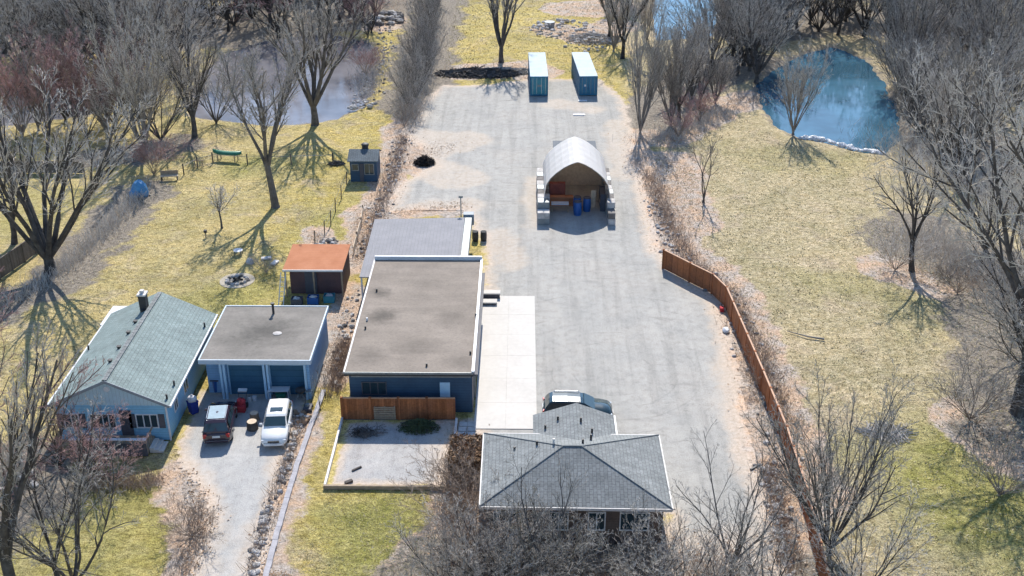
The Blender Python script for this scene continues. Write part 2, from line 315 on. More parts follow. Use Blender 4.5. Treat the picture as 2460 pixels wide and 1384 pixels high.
M = dict(
 ground=mat_ground(), gravel=mat_gravel('gravel_lot'),
 drive=mat_gravel('driveway_gravel', (0.37, 0.365, 0.355), (0.44, 0.425, 0.405), (0.42, 0.38, 0.33), False),
 patio=mat_gravel('patio_gravel', (0.36, 0.355, 0.35), (0.44, 0.42, 0.40), (0.42, 0.30, 0.22), False),
 concrete=mk('concrete', (0.60, 0.565, 0.52), (0.545, 0.51, 0.465), 0.35, 0.9, fine=0.08),
 water_blue=mat_water('pond_water_blue', (0.06, 0.15, 0.22), 0.03),
 water_grey=mat_water('pond_water_grey', (0.20, 0.19, 0.20), 0.08),
 bark=mat_bark('bark_dark', (0.055, 0.048, 0.044), (0.14, 0.125, 0.115)),
 bark_pale=mat_bark('bark_pale', (0.16, 0.14, 0.125), (0.27, 0.245, 0.22)),
 twig=mat_bark('twigs_grey', (0.32, 0.29, 0.255), (0.52, 0.475, 0.425)),
 twig_pale=mat_bark('twigs_pale', (0.38, 0.345, 0.305), (0.56, 0.515, 0.465)),
 twig_red=mat_bark('twigs_reddish', (0.30, 0.18, 0.165), (0.44, 0.29, 0.26)),
 twig_brown=mat_bark('twigs_brown', (0.22, 0.165, 0.13), (0.38, 0.30, 0.235)),
 leaf_brown=mk('dry_leaves', (0.30, 0.18, 0.09), (0.17, 0.11, 0.065), 2.5, 0.9),
 leaf_dark=mk('evergreen_needles', (0.035, 0.06, 0.025), (0.07, 0.09, 0.035), 3, 0.85),
 litter=mk('litter_leaves', (0.42, 0.28, 0.17), (0.28, 0.16, 0.09), 1.5, 0.9),
 litter_pale=mk('litter_pale', (0.52, 0.44, 0.37), (0.34, 0.28, 0.22), 1.5, 0.9),
 stone=mk('stone', (0.62, 0.59, 0.56), (0.40, 0.37, 0.35), 2.0, 0.9, bmp=0.4),
 stone_dark=mk('stone_dark', (0.22, 0.20, 0.19), (0.13, 0.12, 0.11), 2.0, 0.9, bmp=0.4),
 kerb=mk('kerb_stone', (0.46, 0.44, 0.46), (0.32, 0.31, 0.33), 1.5, 0.85, bmp=0.2),
 siding_blue=banded('blue_siding', (0.25, 0.50, 0.70), (0.20, 0.44, 0.64), 'Z', 0.2, 0.55, depth=0.35, dirt=0.1),
 siding_blue2=banded('blue_block_wall', (0.26, 0.46, 0.70), (0.22, 0.40, 0.62), 'Z', 0.2, 0.6, depth=0.3, dirt=0.12),
 siding_grey=banded('grey_blue_gable', (0.46, 0.60, 0.68), (0.42, 0.56, 0.64), 'X', 0.25, 0.6, depth=0.3, dirt=0.1),
 dark_wall=banded('dark_navy_wall', (0.05, 0.10, 0.165), (0.04, 0.075, 0.125), 'Z', 0.22, 0.6, depth=0.3, dirt=0.1),
 charcoal=mk('charcoal_wall', (0.10, 0.10, 0.12), (0.07, 0.07, 0.085), 1, 0.7),
 brick=banded('brown_brick_wall', (0.20, 0.15, 0.13), (0.14, 0.11, 0.10), 'Z', 0.09, 0.85, depth=0.4, per_board=0.2),
 white=mk('white_trim', (0.66, 0.67, 0.69), (0.54, 0.55, 0.58), 1.2, 0.5, fine=0.08),
 cream=mk('cream_trim', (0.72, 0.69, 0.66), (0.55, 0.52, 0.50), 1.2, 0.6, fine=0.15),
 door_blue=mk('pale_blue_door', (0.42, 0.62, 0.78), (0.36, 0.54, 0.70), 1, 0.5, fine=0.05),
 garage_door=banded('garage_door', (0.06, 0.155, 0.24), (0.045, 0.12, 0.20), 'Z', 0.5, 0.5, width=0.06, depth=0.6, dirt=0.1),
 blue_steel=mk('dark_blue_steel', (0.02, 0.15, 0.29), (0.03, 0.20, 0.31), 1.5, 0.5, 0.0),
 teal_steel=mk('teal_steel', (0.03, 0.20, 0.29), (0.05, 0.27, 0.32), 2.0, 0.5, 0.0),
 pale_steel=banded('pale_container_roof', (0.55, 0.62, 0.65), (0.46, 0.54, 0.58), 'Y', 0.28, 0.8, width=0.3, depth=0.14, dirt=0.12),
 shingle_blue=mat_shingle('blue_grey_shingles', (0.265, 0.325, 0.315), (0.215, 0.275, 0.268)),
 shingle_grey=mat_shingle('grey_shingles', (0.26, 0.272, 0.27), (0.205, 0.218, 0.218)),
 shingle_dark=mat_shingle('slate_grey_shingles', (0.15, 0.18, 0.20), (0.12, 0.15, 0.17)),
 roof_main=mat_flatroof('brown_membrane', (0.27, 0.225, 0.185), (0.215, 0.178, 0.145), [(-10.45, 75.0, 1.5, 0.45), (-11.0, 78.8, 1.1, 0.55), (-5.4, 74.6, 1.6, 0.75), (-7.7, 70.5, 2.2, 0.78), (-10.8, 69.2, 1.6, 0.7), (-4.2, 68.3, 1.3, 0.75), (-8, 83.8, 4.0, 0.9)]),
 roof_garage=mat_flatroof('garage_membrane', (0.24, 0.215, 0.19), (0.175, 0.16, 0.14), [(-18.5, 72.8, 2.6, 0.55), (-20.5, 71.2, 1.8, 0.75)], 0.05),
 roof_rust=banded('rust_orange_metal', (0.42, 0.165, 0.08), (0.49, 0.21, 0.11), 'Y', 0.33, 0.85, width=0.1, depth=0.25, dirt=0.08),
 roof_lilac=banded('lilac_grey_metal', (0.275, 0.27, 0.28), (0.325, 0.315, 0.325), 'X', 0.3, 0.85, width=0.1, depth=0.25, dirt=0.12),
 steel=mk('grey_steel', (0.30, 0.32, 0.32), (0.22, 0.24, 0.24), 1.5, 0.5, 0.2),
 steel_blue=mk('blue_grey_sheet', (0.27, 0.31, 0.35), (0.22, 0.26, 0.30), 1.5, 0.6),
 black=mk('black', (0.03, 0.03, 0.035), (0.05, 0.05, 0.05), 3, 0.6),
 fence=banded('stained_fence', (0.52, 0.19, 0.075), (0.40, 0.16, 0.08), 'XY', 0.16, 0.8, width=0.1, depth=0.5, dirt=0.35, per_board=0.4),
 fence_cap=mk('fence_cap', (0.58, 0.33, 0.20), (0.45, 0.24, 0.14), 2, 0.7),
 fence_old=banded('weathered_fence', (0.27, 0.225, 0.185), (0.20, 0.17, 0.14), 'XY', 0.18, 0.85, width=0.12, depth=0.5, dirt=0.3, per_board=0.35),
 wood=mk('old_wood', (0.42, 0.32, 0.22), (0.28, 0.21, 0.15), 4, 0.85),
 wood_pale=mk('pale_wood', (0.72, 0.58, 0.42), (0.55, 0.42, 0.30), 4, 0.8),
 maroon_wall=mk('maroon_wall', (0.14, 0.075, 0.075), (0.10, 0.06, 0.065), 1.2, 0.75),
 red_brown=mk('red_brown', (0.32, 0.09, 0.06), (0.22, 0.06, 0.05), 2, 0.7),
 glass=mat_glass('window_glass'), glass_car=mat_glass('car_glass', (0.015, 0.03, 0.035), 0.04),
 paint_white=mat_paint('white_paint', (0.80, 0.79, 0.77)), paint_dark=mat_paint('dark_maroon_paint', (0.035, 0.018, 0.028)),
 paint_teal=mat_paint('dark_teal_paint', (0.012, 0.035, 0.045)), rubber=mk('rubber', (0.025, 0.025, 0.025), (0.04, 0.04, 0.04), 5, 0.85),
 chrome=mk('silver_metal', (0.6, 0.62, 0.65), (0.5, 0.52, 0.55), 3, 0.25, 0.8), red_lamp=mat_paint('red_lamp', (0.45, 0.03, 0.02), 0.2), clear_lamp=mat_paint('clear_lamp', (0.7, 0.72, 0.74), 0.1),
 blue_plastic=mat_paint('blue_plastic', (0.02, 0.10, 0.32), 0.4, 0.1), green_plastic=mk('green_plastic', (0.03, 0.22, 0.14), (0.03, 0.16, 0.10), 3, 0.5),
 blue_tarp=mk('blue_tarp', (0.05, 0.22, 0.46), (0.10, 0.34, 0.60), 1.2, 0.5), skin=mk('skin', (0.45, 0.28, 0.21), (0.40, 0.25, 0.18), 5, 0.6),
 red_cloth=mk('red_cloth', (0.55, 0.05, 0.06), (0.45, 0.04, 0.05), 5, 0.9), blue_cloth=mk('blue_cloth', (0.03, 0.05, 0.30), (0.02, 0.04, 0.24), 5, 0.9),
 dark_cloth=mk('dark_cloth', (0.04, 0.04, 0.055), (0.03, 0.03, 0.04), 5, 0.9), pale_cloth=mk('pale_cloth', (0.7, 0.68, 0.7), (0.6, 0.58, 0.6), 5, 0.9),
 ash=mk('ash', (0.52, 0.46, 0.36), (0.38, 0.33, 0.27), 1.5, 0.95, fine=0.4), char=mk('charred_wood', (0.045, 0.035, 0.03), (0.02, 0.018, 0.016), 3, 0.95),
)
def mat_fabric():
    m, n, b = newmat('white_fabric'); v = pos(n); out = n.nodes['Material Output']
    c = mix(n, ramp(n, noise(n, v, 0.8, 6, 0.7), [(0.35, 0.0), (0.65, 1.0)]), (0.86, 0.86, 0.85), (0.78, 0.775, 0.765)); n.links.new(c, b.inputs['Base Color']); b.inputs['Roughness'].default_value = 0.6
    bump(n, b, noise(n, v, 2.2, 5, 0.6, 0.8), 0.4, 0.1); t = N(n, 'ShaderNodeBsdfTranslucent'); t.inputs[0].default_value = (0.75, 0.62, 0.5, 1); ms = N(n, 'ShaderNodeMixShader'); ms.inputs[0].default_value = 0.42
    n.links.new(b.outputs[0], ms.inputs[1]); n.links.new(t.outputs[0], ms.inputs[2]); n.links.new(ms.outputs[0], out.inputs[0]); return m
M['fabric'] = mat_fabric(); M['ridge_grey'] = mk('ridge_grey', (0.20, 0.21, 0.21), (0.15, 0.16, 0.16), 2, 0.9); M['grey_roof'] = mk('grey_flat_roof', (0.17, 0.185, 0.20), (0.12, 0.135, 0.15), 1.0, 0.9); M['trim_blue'] = mk('pale_blue_trim', (0.56, 0.64, 0.71), (0.47, 0.55, 0.62), 1.2, 0.6, fine=0.12); M['tuft_straw'] = mk('straw_tufts', (0.68, 0.57, 0.34), (0.55, 0.44, 0.24), 0.8, 0.9); M['tuft_green'] = mk('olive_tufts', (0.46, 0.42, 0.20), (0.36, 0.34, 0.15), 0.8, 0.9); M['roof_sky_sheen'] = mat_glass('roof_sky_sheen', (0.16, 0.22, 0.25), 0.3)  # last material: the dark car roof's sky reflection given as a pale grey-blue colour

# ------------------------------------------------------------------ plan outlines (metres)
def P(*px): return [gp(*p) for p in px]
POND_L = P((474, 272), (560, 284), (640, 292), (720, 291), (800, 278), (862, 250), (890, 200), (895, 150), (880, 100), (780, 80), (640, 95), (540, 130), (480, 190))
POND_R = P((1828, 205), (1845, 255), (1880, 300), (1925, 325), (1990, 334), (2050, 352), (2110, 360), (2150, 330), (2145, 260), (2110, 190), (2070, 140), (2000, 112), (1930, 130), (1870, 165))
POND_T = P((1585, 90), (1700, 85), (1720, 20), (1680, -40), (1590, -40), (1575, 20))
POND_F = P((-140, 300), (60, 290), (240, 262), (260, 225), (150, 195), (-140, 190))
PONDS = [POND_L, POND_R, POND_T, POND_F]
LOT = P((1140, 1045), (1160, 760), (1165, 600), (1120, 500), (1010, 500), (925, 512), (965, 440), (1040, 400), (1010, 350), (965, 320), (1000, 260), (1060, 205), (1150, 205), (1270, 190), (1440, 190),
        (1500, 240), (1520, 320), (1512, 375), (1540, 430), (1560, 520), (1575, 600), (1640, 668), (1715, 715), (1745, 800), (1768, 900), (1780, 1000), (1790, 1075), (1830, 1160), (1868, 1250), (1905, 1400), (1905, 1700), (1560, 1700), (1600, 1240), (1160, 1240))
DRIVE = P((455, 1010), (480, 940), (750, 940), (718, 1010), (690, 1080), (672, 1150), (652, 1240), (622, 1384), (560, 1700), (330, 1700), (455, 1384), (505, 1240), (500, 1190), (440, 1120), (425, 1060))
def seg_dist(X, Y, a, b):
    ax, ay = a; bx, by = b; dx, dy = bx-ax, by-ay; L = dx*dx+dy*dy+1e-9
    t = np.clip(((X-ax)*dx+(Y-ay)*dy)/L, 0, 1); return np.hypot(X-ax-t*dx, Y-ay-t*dy)
def poly_sd(X, Y, poly):
    """signed distance to an outline, positive inside"""
    d = np.full(X.shape, 1e9); ins = np.zeros(X.shape, bool); n = len(poly)
    for i in range(n):
        a = poly[i]; b = poly[(i+1) % n]; d = np.minimum(d, seg_dist(X, Y, a, b))
        if a[1] != b[1]:
            c = ((a[1] > Y) != (b[1] > Y)) & (X < (b[0]-a[0])*(Y-a[1])/(b[1]-a[1])+a[0]); ins ^= c
    return np.where(ins, d, -d)
def line_d(X, Y, pts):
    d = np.full(X.shape, 1e9)
    for a, b in zip(pts[:-1], pts[1:]): d = np.minimum(d, seg_dist(X, Y, a, b))
    return d
def soft(d, wdt, fade): return np.clip((wdt + fade - d)/fade, 0, 1)
def wob(X, Y, s, ph=0.0):
    return (np.sin(X*s+1.3+ph)*np.cos(Y*s*0.9+ph*2) + 0.6*np.sin(X*s*2.3+Y*s*1.7+ph) + 0.4*np.cos(X*s*4.1-Y*s*3.7+ph*3))/2
# strips of dead leaves: (line, half width)
LITTER = [(P((985, 330), (1060, 330), (1120, 340)), 2.2), (P((1020, 400), (1100, 430)), 2.5), (P((1200, 560), (1230, 640)), 0.8), (P((1755, 860), (1790, 1000), (1820, 1120)), 0.9), (P((1480, 300), (1500, 420)), 1.0), (P((1330, 250), (1420, 262)), 1.2), (P((1290, 430), (1285, 540)), 0.5), (P((1525, 370), (1580, 440), (1600, 520), (1625, 590), (1700, 640), (1770, 730), (1810, 850), (1850, 950), (1890, 1060), (1950, 1200)), 1.7),
          (P((1520, 330), (1600, 330), (1720, 260), (1840, 230)), 2.6), (P((1620, 380), (1640, 470), (1660, 540)), 2.0),
          (P((880, 620), (905, 520), (935, 430), (960, 350), (985, 270)), 1.5), (P((850, 640), (880, 500)), 0.9),
          (P((960, 400), (1040, 360), (1100, 350)), 2.0), (P((930, 515), (1000, 505), (1120, 490)), 1.3),
          (P((1050, 175), (1150, 170), (1260, 165), (1280, 175)), 3.0), (P((915, 60), (930, 20), (960, -20)), 3.5),
          (P((1330, 70), (1400, 90), (1480, 60)), 3.0), (P((1380, 20), (1470, 20)), 5.0),
          (P((440, 1130), (490, 1240), (450, 1384)), 0.9), (P((780, 900), (810, 820), (840, 700)), 1.0), (P((690, 1384), (640, 1384)), 0.2),
          (P((725, 1010), (695, 1110), (665, 1200), (610, 1384), (590, 1500)), 0.7), (P((1110, 1050), (1110, 1384)), 1.6), (P((1840, 1100), (1870, 1250), (1900, 1384)), 0.9),
          (P((1090, 1384), (1800, 1384)), 3.5), (P((2150, 640), (2330, 700)), 2.5), (P((760, 560), (780, 600), (830, 590)), 0.8), (P((2330, 1000), (2460, 1100)), 2.0)]
WOODS = [(P((-200, 90), (300, 70), (600, 60), (830, 10)), 12.5), (P((-200, 0), (800, -60)), 12), (P((-100, 780), (120, 690), (250, 560), (340, 460)), 1.3), (P((230, 380), (330, 370), (420, 350)), 1.5), (P((1000, 260), (1020, 120), (1060, 0)), 3.0), (P((1560, 280), (1660, 200), (1800, 150)), 3.5),
         (P((1820, 60), (1900, 30), (2200, 60), (2500, 120)), 9), (P((2200, 260), (2300, 330), (2460, 420)), 6), (P((2200, 560), (2330, 640), (2460, 700)), 3.5),
         (P((2420, 760), (2440, 900), (2460, 1010)), 3), (P((30, 1120), (60, 1200)), 2.0), (P((1100, 1420), (1900, 1450)), 3)]
GREEN = [(P((1700, 420), (1800, 700)), 2, -0.1), (P((840, 1290), (870, 1384)), 2.2, 0.6), (P((1780, 660), (1900, 690), (2020, 670)), 1.5, 0.2), (P((620, 400), (700, 410)), 2.5, 0.5), (P((760, 480), (790, 560)), 1.2, 0.45),
         (P((600, 700), (500, 730)), 1.5, 0.45), (P((0, 1280), (200, 1300)), 5, 0.45), (P((2200, 1080), (2300, 1200)), 3, 0.3), (P((2330, 1150), (2460, 1300)), 3, 0.35), (P((2180, 740), (2300, 780)), 2, 0.2), (P((1850, 380), (2000, 400)), 3, 0.25),
         (P((0, 480), (80, 500)), 4, 0.35), (P((930, 1384), (940, 1250)), 2.5, 0.3)]
STRAWY = [(P((500, 560), (620, 500), (780, 420)), 4, -0.3), (P((1900, 560), (1950, 480)), 4, -0.25), (P((800, 1060), (760, 1200), (700, 1384)), 1.0, -0.4), (P((1100, 130), (1250, 60), (1350, 20)), 6, -0.35), (P((800, 310), (960, 160)), 3, -0.3)]
def zone_cols(X, Y):
    r = np.zeros(X.shape); b = np.zeros(X.shape); g = np.full(X.shape, 0.0)
    wz = wob(X, Y, 0.55)
    for pts, wd in LITTER: r = np.maximum(r, soft(line_d(X, Y, pts) + wz*0.8, wd, 1.6))
    for pts, wd in WOODS: b = np.maximum(b, soft(line_d(X, Y, pts) + wz*1.5, wd, 3.5))
    for p in PONDS: b = np.maximum(b, 0.62*soft(-poly_sd(X, Y, p), 0.6, 2.2))
    for pts, wd, k in GREEN + STRAWY: g = g + k*soft(line_d(X, Y, pts) + wz, wd, 4.0)
    return r, g, b
def set_attr(me, r, g, b):
    a = me.color_attributes.new('zone', 'FLOAT_COLOR', 'POINT')
    arr = np.ones((len(r), 4), np.float32); arr[:, 0] = r; arr[:, 1] = np.clip(g, -0.5, 2); arr[:, 2] = b
    co = np.empty(len(r)*3, np.float32); me.vertices.foreach_get('co', co); cx = co[0::3] + 2.0*wob(co[0::3], co[1::3], 0.3)
    arr[:, 3] = 1 - np.clip((cx-13)/3, 0, 1)*0.85 - 0.35*np.clip((-22-cx)/6, 0, 1)
    a.data.foreach_set('color', arr.ravel())

def build_ground():
    fx = np.arange(-105, 105.01, 0.5); fy = np.arange(34, 216.01, 0.5)
    xs = np.concatenate([[-3000, -1200, -500, -250, -150], fx, [150, 250, 500, 1200, 3000]])
    ys = np.concatenate([[-1500, -400, -80, 0, 20], fy, [235, 280, 400, 800, 4000]])
    X, Y = np.meshgrid(xs, ys); nx, ny = len(xs), len(ys); X = X.ravel(); Y = Y.ravel()
    Z = np.full(X.shape, -0.02) + 0.04*np.minimum(0, wob(X, Y, 0.35))
    for p in PONDS:
        sd_ = poly_sd(X, Y, p) + 0.5*wob(X, Y, 0.8); Z = np.where(sd_ > -1.6, np.minimum(Z, -0.02 - 0.75*np.clip((sd_+1.6)/2.6, 0, 1)), Z)
    idx = np.arange(nx*ny).reshape(ny, nx)
    F = np.stack([idx[:-1, :-1], idx[:-1, 1:], idx[1:, 1:], idx[1:, :-1]], -1).reshape(-1, 4)
    me = bpy.data.meshes.new('ground'); me.from_pydata(np.stack([X, Y, Z], 1).tolist(), [], F.tolist()); me.update()
    me.polygons.foreach_set('use_smooth', [True]*len(me.polygons)); me.materials.append(M['ground'])
    set_attr(me, *zone_cols(X, Y))
    o = bpy.data.objects.new('ground', me); SC.collection.objects.link(o); tag(o, kind='structure')
build_ground()
def sheet(name, poly, z, cell, mat, fade=2.5, grow=0.6):
    xs = [p[0] for p in poly]; ys = [p[1] for p in poly]
    gx = np.arange(min(xs)-grow-1, max(xs)+grow+1, cell); gy = np.arange(min(ys)-grow-1, max(ys)+grow+1, cell)
    X, Y = np.meshgrid(gx, gy); nx, ny = len(gx), len(gy); X = X.ravel(); Y = Y.ravel()
    sdv = poly_sd(X, Y, poly) + grow; keep = sdv > 0; idx = np.arange(nx*ny).reshape(ny, nx)
    F = np.stack([idx[:-1, :-1], idx[:-1, 1:], idx[1:, 1:], idx[1:, :-1]], -1).reshape(-1, 4)
    F = F[keep[F].all(1)]; used = np.unique(F); mp = np.full(nx*ny, -1); mp[used] = np.arange(len(used)); F = mp[F]
    X, Y, sdv = X[used], Y[used], sdv[used]
    me = bpy.data.meshes.new(name); me.from_pydata(np.stack([X, Y, np.full(X.shape, z)], 1).tolist(), [], F.tolist()); me.update()
    me.materials.append(mat); set_attr(me, *zone_cols(X, Y))
    a = me.attributes.new('edge', 'FLOAT', 'POINT'); a.data.foreach_set('value', np.clip(sdv/fade, 0, 1).astype(np.float32))
    o = bpy.data.objects.new(name, me); SC.collection.objects.link(o); tag(o, kind='structure'); return o
sheet('gravel_lot', LOT, 0.004, 0.4, M['gravel'])
sheet('gravel_driveway', DRIVE, 0.004, 0.3, M['drive'], 1.6, 0.4)
for poly, nm, mt in ((POND_L, 'pond_water', 'water_grey'), (POND_R, 'pond_water', 'water_blue'), (POND_T, 'pond_water', 'water_blue'), (POND_F, 'pond_water', 'water_grey')):
    cx = sum(p[0] for p in poly)/len(poly); cy = sum(p[1] for p in poly)/len(poly)
    big = [(cx+(p[0]-cx)*1.12, cy+(p[1]-cy)*1.12) for p in poly]
    m = MB(); m.quad(*[(p[0], p[1], -0.30) for p in big]); tag(m.build(nm, M[mt]), kind='structure')
# concrete parking pad with saw-cut joints
pad = MB()
for i in range(2):
    for j in range(6):
        x0 = -3.25 + i*2.16; y0 = 65.0 + j*3.32
        pad.box(x0+0.004, y0+0.004, -0.05, x0+2.156, y0+3.316, 0.05)
tag(pad.build('concrete_pad', M['concrete'], bevel=0.004), kind='structure')
pth = MB()
for j in range(9):
    for i in range(2): pth.rbox((-4.0+i*0.62+R.uniform(-.04, .04), 60.6+j*0.62, 0.03), 0.56, 0.54, 0.08, R.uniform(-.05, .05))
tag(pth.build('paver_path', M['stone'], bevel=0.02), kind='structure')
tag(MB().box(-12.35, 58.2, -0.04, -4.5, 66.15, 0.0).build('patio_base', M['stone_dark']), kind='structure')
sheet('patio_gravel', [(-12.3, 58.3), (-4.55, 58.3), (-4.55, 66.1), (-12.3, 66.1)], 0.012, 0.25, M['patio'], 1.3, 0.0)

# ------------------------------------------------------------------ buildings
def window(parent, x, y, z, wd, h, axis='x', out=-1, mat='white', bars=1, shutters=False):
    """framed window on a wall facing -Y (axis x) or +X/-X (axis y); out is the outward sign"""
    f = MB(); t = 0.07; d = 0.06
    def bx(m, a0, a1, z0, z1, o0, o1):
        o0, o1 = sorted((o0*out, o1*out))
        if axis == 'x': m.box(x+a0, y+o0, z0, x+a1, y+o1, z1)
        else: m.box(x+o0, y+a0, z0, x+o1, y+a1, z1)
    bx(f, -wd/2, wd/2, z-t, z, 0, d); bx(f, -wd/2, wd/2, z+h, z+h+t, 0, d)
    bx(f, -wd/2-t, -wd/2, z-t, z+h+t, 0, d); bx(f, wd/2, wd/2+t, z-t, z+h+t, 0, d)
    for k in range(bars): xx = -wd/2 + wd*(k+1)/(bars+1); bx(f, xx-0.035, xx+0.035, z, z+h, 0.004, d-0.01)
    w_ = f.build('window', M[mat], parent)
    g = MB(); bx(g, -wd/2, wd/2, z, z+h, 0.002, 0.02); g.build('pane', M['glass'], w_)
    if shutters:
        for s in (-1, 1):
            q = MB(); a = s*(wd/2+t+0.24); bx(q, a-0.2, a+0.2, z-t, z+h+t, 0.002, 0.05); q.build('shutter', M['charcoal'], parent)
# blue gabled house
hx0, hx1, hy0, hy1, he, hr = -31.3, -23.25, 63.3, 76.2, 2.85, 4.75; hm = (hx0+hx1)/2
bh = empty('blue_house', (hm, hy0, 0), 'blue-sided bungalow with pale blue-grey gable roof and small front deck', 'house')
def par(o, p):
    o.parent = p; o.matrix_parent_inverse = Matrix.Translation(-Vector(p.location)); return o
def B(mb, name, mat, p, **k):
    o = mb.build(name, M[mat] if isinstance(mat, str) else mat, None, **k)
    o.parent = p; q = p; off = Vector((0, 0, 0))
    while q is not None: off += Vector(q.location); q = q.parent
    for v in o.data.vertices: v.co -= off
    return o
ov = 0.35
a = MB(); a.box(hx0+ov, hy0+0.2, 0, hx1-ov, hy1-0.2, he-0.12)
B(a, 'wall', 'siding_blue', bh)
a = MB(); zr = lambda x: hr - (hr-he)*abs(x-hm)/((hx1-hx0)/2)
for y in (hy0+0.2, hy1-0.2-0.1):
    a = MB(); P0 = [(hx0+ov, y, he-0.12), (hx1-ov, y, he-0.12), (hx1-ov, y, zr(hx1-ov)-0.13), (hm, y, hr-0.13), (hx0+ov, y, zr(hx0+ov)-0.13)]; P1 = [(p[0], p[1]+0.1, p[2]) for p in P0]
    a.quad(*P0); a.quad(*reversed(P1))
    for k in range(5): a.quad(P0[k], P0[(k+1) % 5], P1[(k+1) % 5], P1[k])
    B(a, 'gable', 'siding_grey', bh)
a = MB()
for s, xe in ((-1, hx0), (1, hx1)):
    A = [(hm, hy0, hr), (xe, hy0, he), (xe, hy1, he), (hm, hy1, hr)]
    if s > 0: A = A[::-1]
    Bt = [(p[0], p[1], p[2]-0.12) for p in A]
    a.quad(*A[::-1]); a.quad(*Bt)
    for k in range(4): a.quad(A[k], A[(k+1) % 4], Bt[(k+1) % 4], Bt[k])
rf = B(a, 'roof', 'shingle_blue', bh)
a = MB()
for k in range(26):
    y = hy0+0.05+k*0.49; a.box(hm-0.16, y, hr-0.02, hm+0.16, y+0.46, hr+0.035)
B(a, 'ridge_cap', 'shingle_grey', rf)
B(MB().box(hx1, hy0, he-0.16, hx1+0.12, hy1, he-0.02), 'gutter', 'white', rf); B(MB().box(hx0-0.12, hy0, he-0.16, hx0, hy1, he-0.02), 'gutter', 'white', rf)
a = MB()
for xe in (hx0, hx1):
    s = 1 if xe > hm else -1; L = math.hypot(xe-hm, hr-he); an = math.atan2(hr-he, abs(xe-hm))
    a.rbox(((xe+hm)/2, hy0-0.02, (hr+he)/2-0.09), L, 0.04, 0.2, 0, 0, s*an)
B(a, 'bargeboard', 'steel_blue', rf)
for (px, py) in ((342, 745), (325, 772), (305, 798), (285, 833), (262, 866)):
    x, y = gp(px, py, 4.6); x = hm-0.55; z = zr(x)
    v = MB().box(x-0.1, y-0.1, z-0.05, x+0.1, y+0.1, z+0.14); v.box(x-0.14, y-0.14, z+0.14, x+0.14, y+0.14, z+0.18); B(v, 'roof_vent', 'black', rf)
for (px, py) in ((210, 840), (497, 785), (413, 958), (450, 925)):
    x, y = gp(px, py, 3.0); x = min(max(x, hx0+0.3), hx1-0.3); z = zr(x); B(MB().tube([(x, y, z-0.1), (x, y, z+0.35)], 0.07), 'vent_pipe', 'black', rf)
cx, cy = gp(348, 745, 4.4); ch = MB().box(cx-0.25, cy-0.3, 3.9, cx+0.25, cy+0.3, 5.7); chm = B(ch, 'chimney', 'black', rf)
B(MB().box(cx-0.32, cy-0.37, 5.7, cx+0.32, cy+0.37, 5.82).box(cx-0.14, cy-0.14, 5.82, cx+0.14, cy+0.14, 6.05), 'chimney_cap', 'cream', chm)
def cwin(p, x, y, z, wd, h, **k):
    n0 = len(p.children); window(p, x-p.location.x, y-p.location.y, z, wd, h, **k)
fy = hy0+0.2
cwin(bh, -24.95+0, fy, 1.05, 1.35, 0.95, bars=2, shutters=True)
cwin(bh, -30.0, fy, 1.0, 0.9, 1.0, bars=1, shutters=True)
cwin(bh, -27.9, fy, 1.0, 1.6, 1.0, bars=3)
dr = B(MB().box(-26.75, fy-0.05, 0.35, -25.95, fy, 2.35), 'door', 'charcoal', bh)
B(MB().box(-26.1, fy-0.1, 1.3, -26.03, fy-0.05, 1.4), 'handle', 'chrome', dr)
xw = hx1-ov
for y, z, wd, h in ((65.5, 1.2, 0.7, 0.7), (68.0, 1.1, 0.9, 0.9)): cwin(bh, xw, y, z, wd, h, axis='y', out=1)
B(MB().box(hx1-ov, hy0+0.1, 0, hx1-ov+0.1, hy0+0.2, he-0.15), 'downpipe', 'white', bh)
gx, gy = hm, fy; B(MB().tube([(gx, gy-0.06, 4.0), (gx, gy, 4.0)], 0.2, 12), 'gable_vent', 'white', bh)
# deck in front of the house
a = MB().box(-29.6, 61.7, 0.0, -24.6, 63.45, 0.38); B(a, 'deck', 'wood', bh)
a = MB()
for x in np.arange(-29.6, -24.5, 0.25): a.box(x-0.02, 61.72, 0.38, x+0.02, 61.76, 1.15)
a.box(-29.6, 61.66, 1.15, -24.6, 61.8, 1.21)
for y in (61.8, 62.3, 62.8): a.box(-24.62, y, 0.38, -24.58, y+0.04, 1.15)
a.box(-24.66, 61.8, 1.15, -24.54, 63.3, 1.21); B(a, 'deck_railing', 'wood', bh)
B(MB().box(-29.62, 61.6, 0.02, -24.55, 61.655, 0.95), 'deck_lattice', 'charcoal', bh)
B(MB().box(-29.65, 61.58, 1.22, -24.55, 61.84, 1.27), 'hand_rail', 'white', bh)
a = MB()
for k in range(3): a.box(-24.55+k*0.3, 62.0, 0, -24.25+k*0.3, 63.2, 0.36-k*0.12)
B(a, 'deck_steps', 'concrete', bh)
wx, wy = gp(300, 735, 2.4)
aw = empty('white_awning', (-31.3, 76.4, 0), 'white flat awning on posts at the back of the blue bungalow', 'awning')
B(MB().box(-31.9, 75.2, 2.3, -29.0, 78.3, 2.4), 'canopy_sheet', 'white', aw)
for x in (-31.8, -29.1): B(MB().box(x-0.05, 78.1, 0, x+0.05, 78.2, 2.3), 'post', 'white', aw)

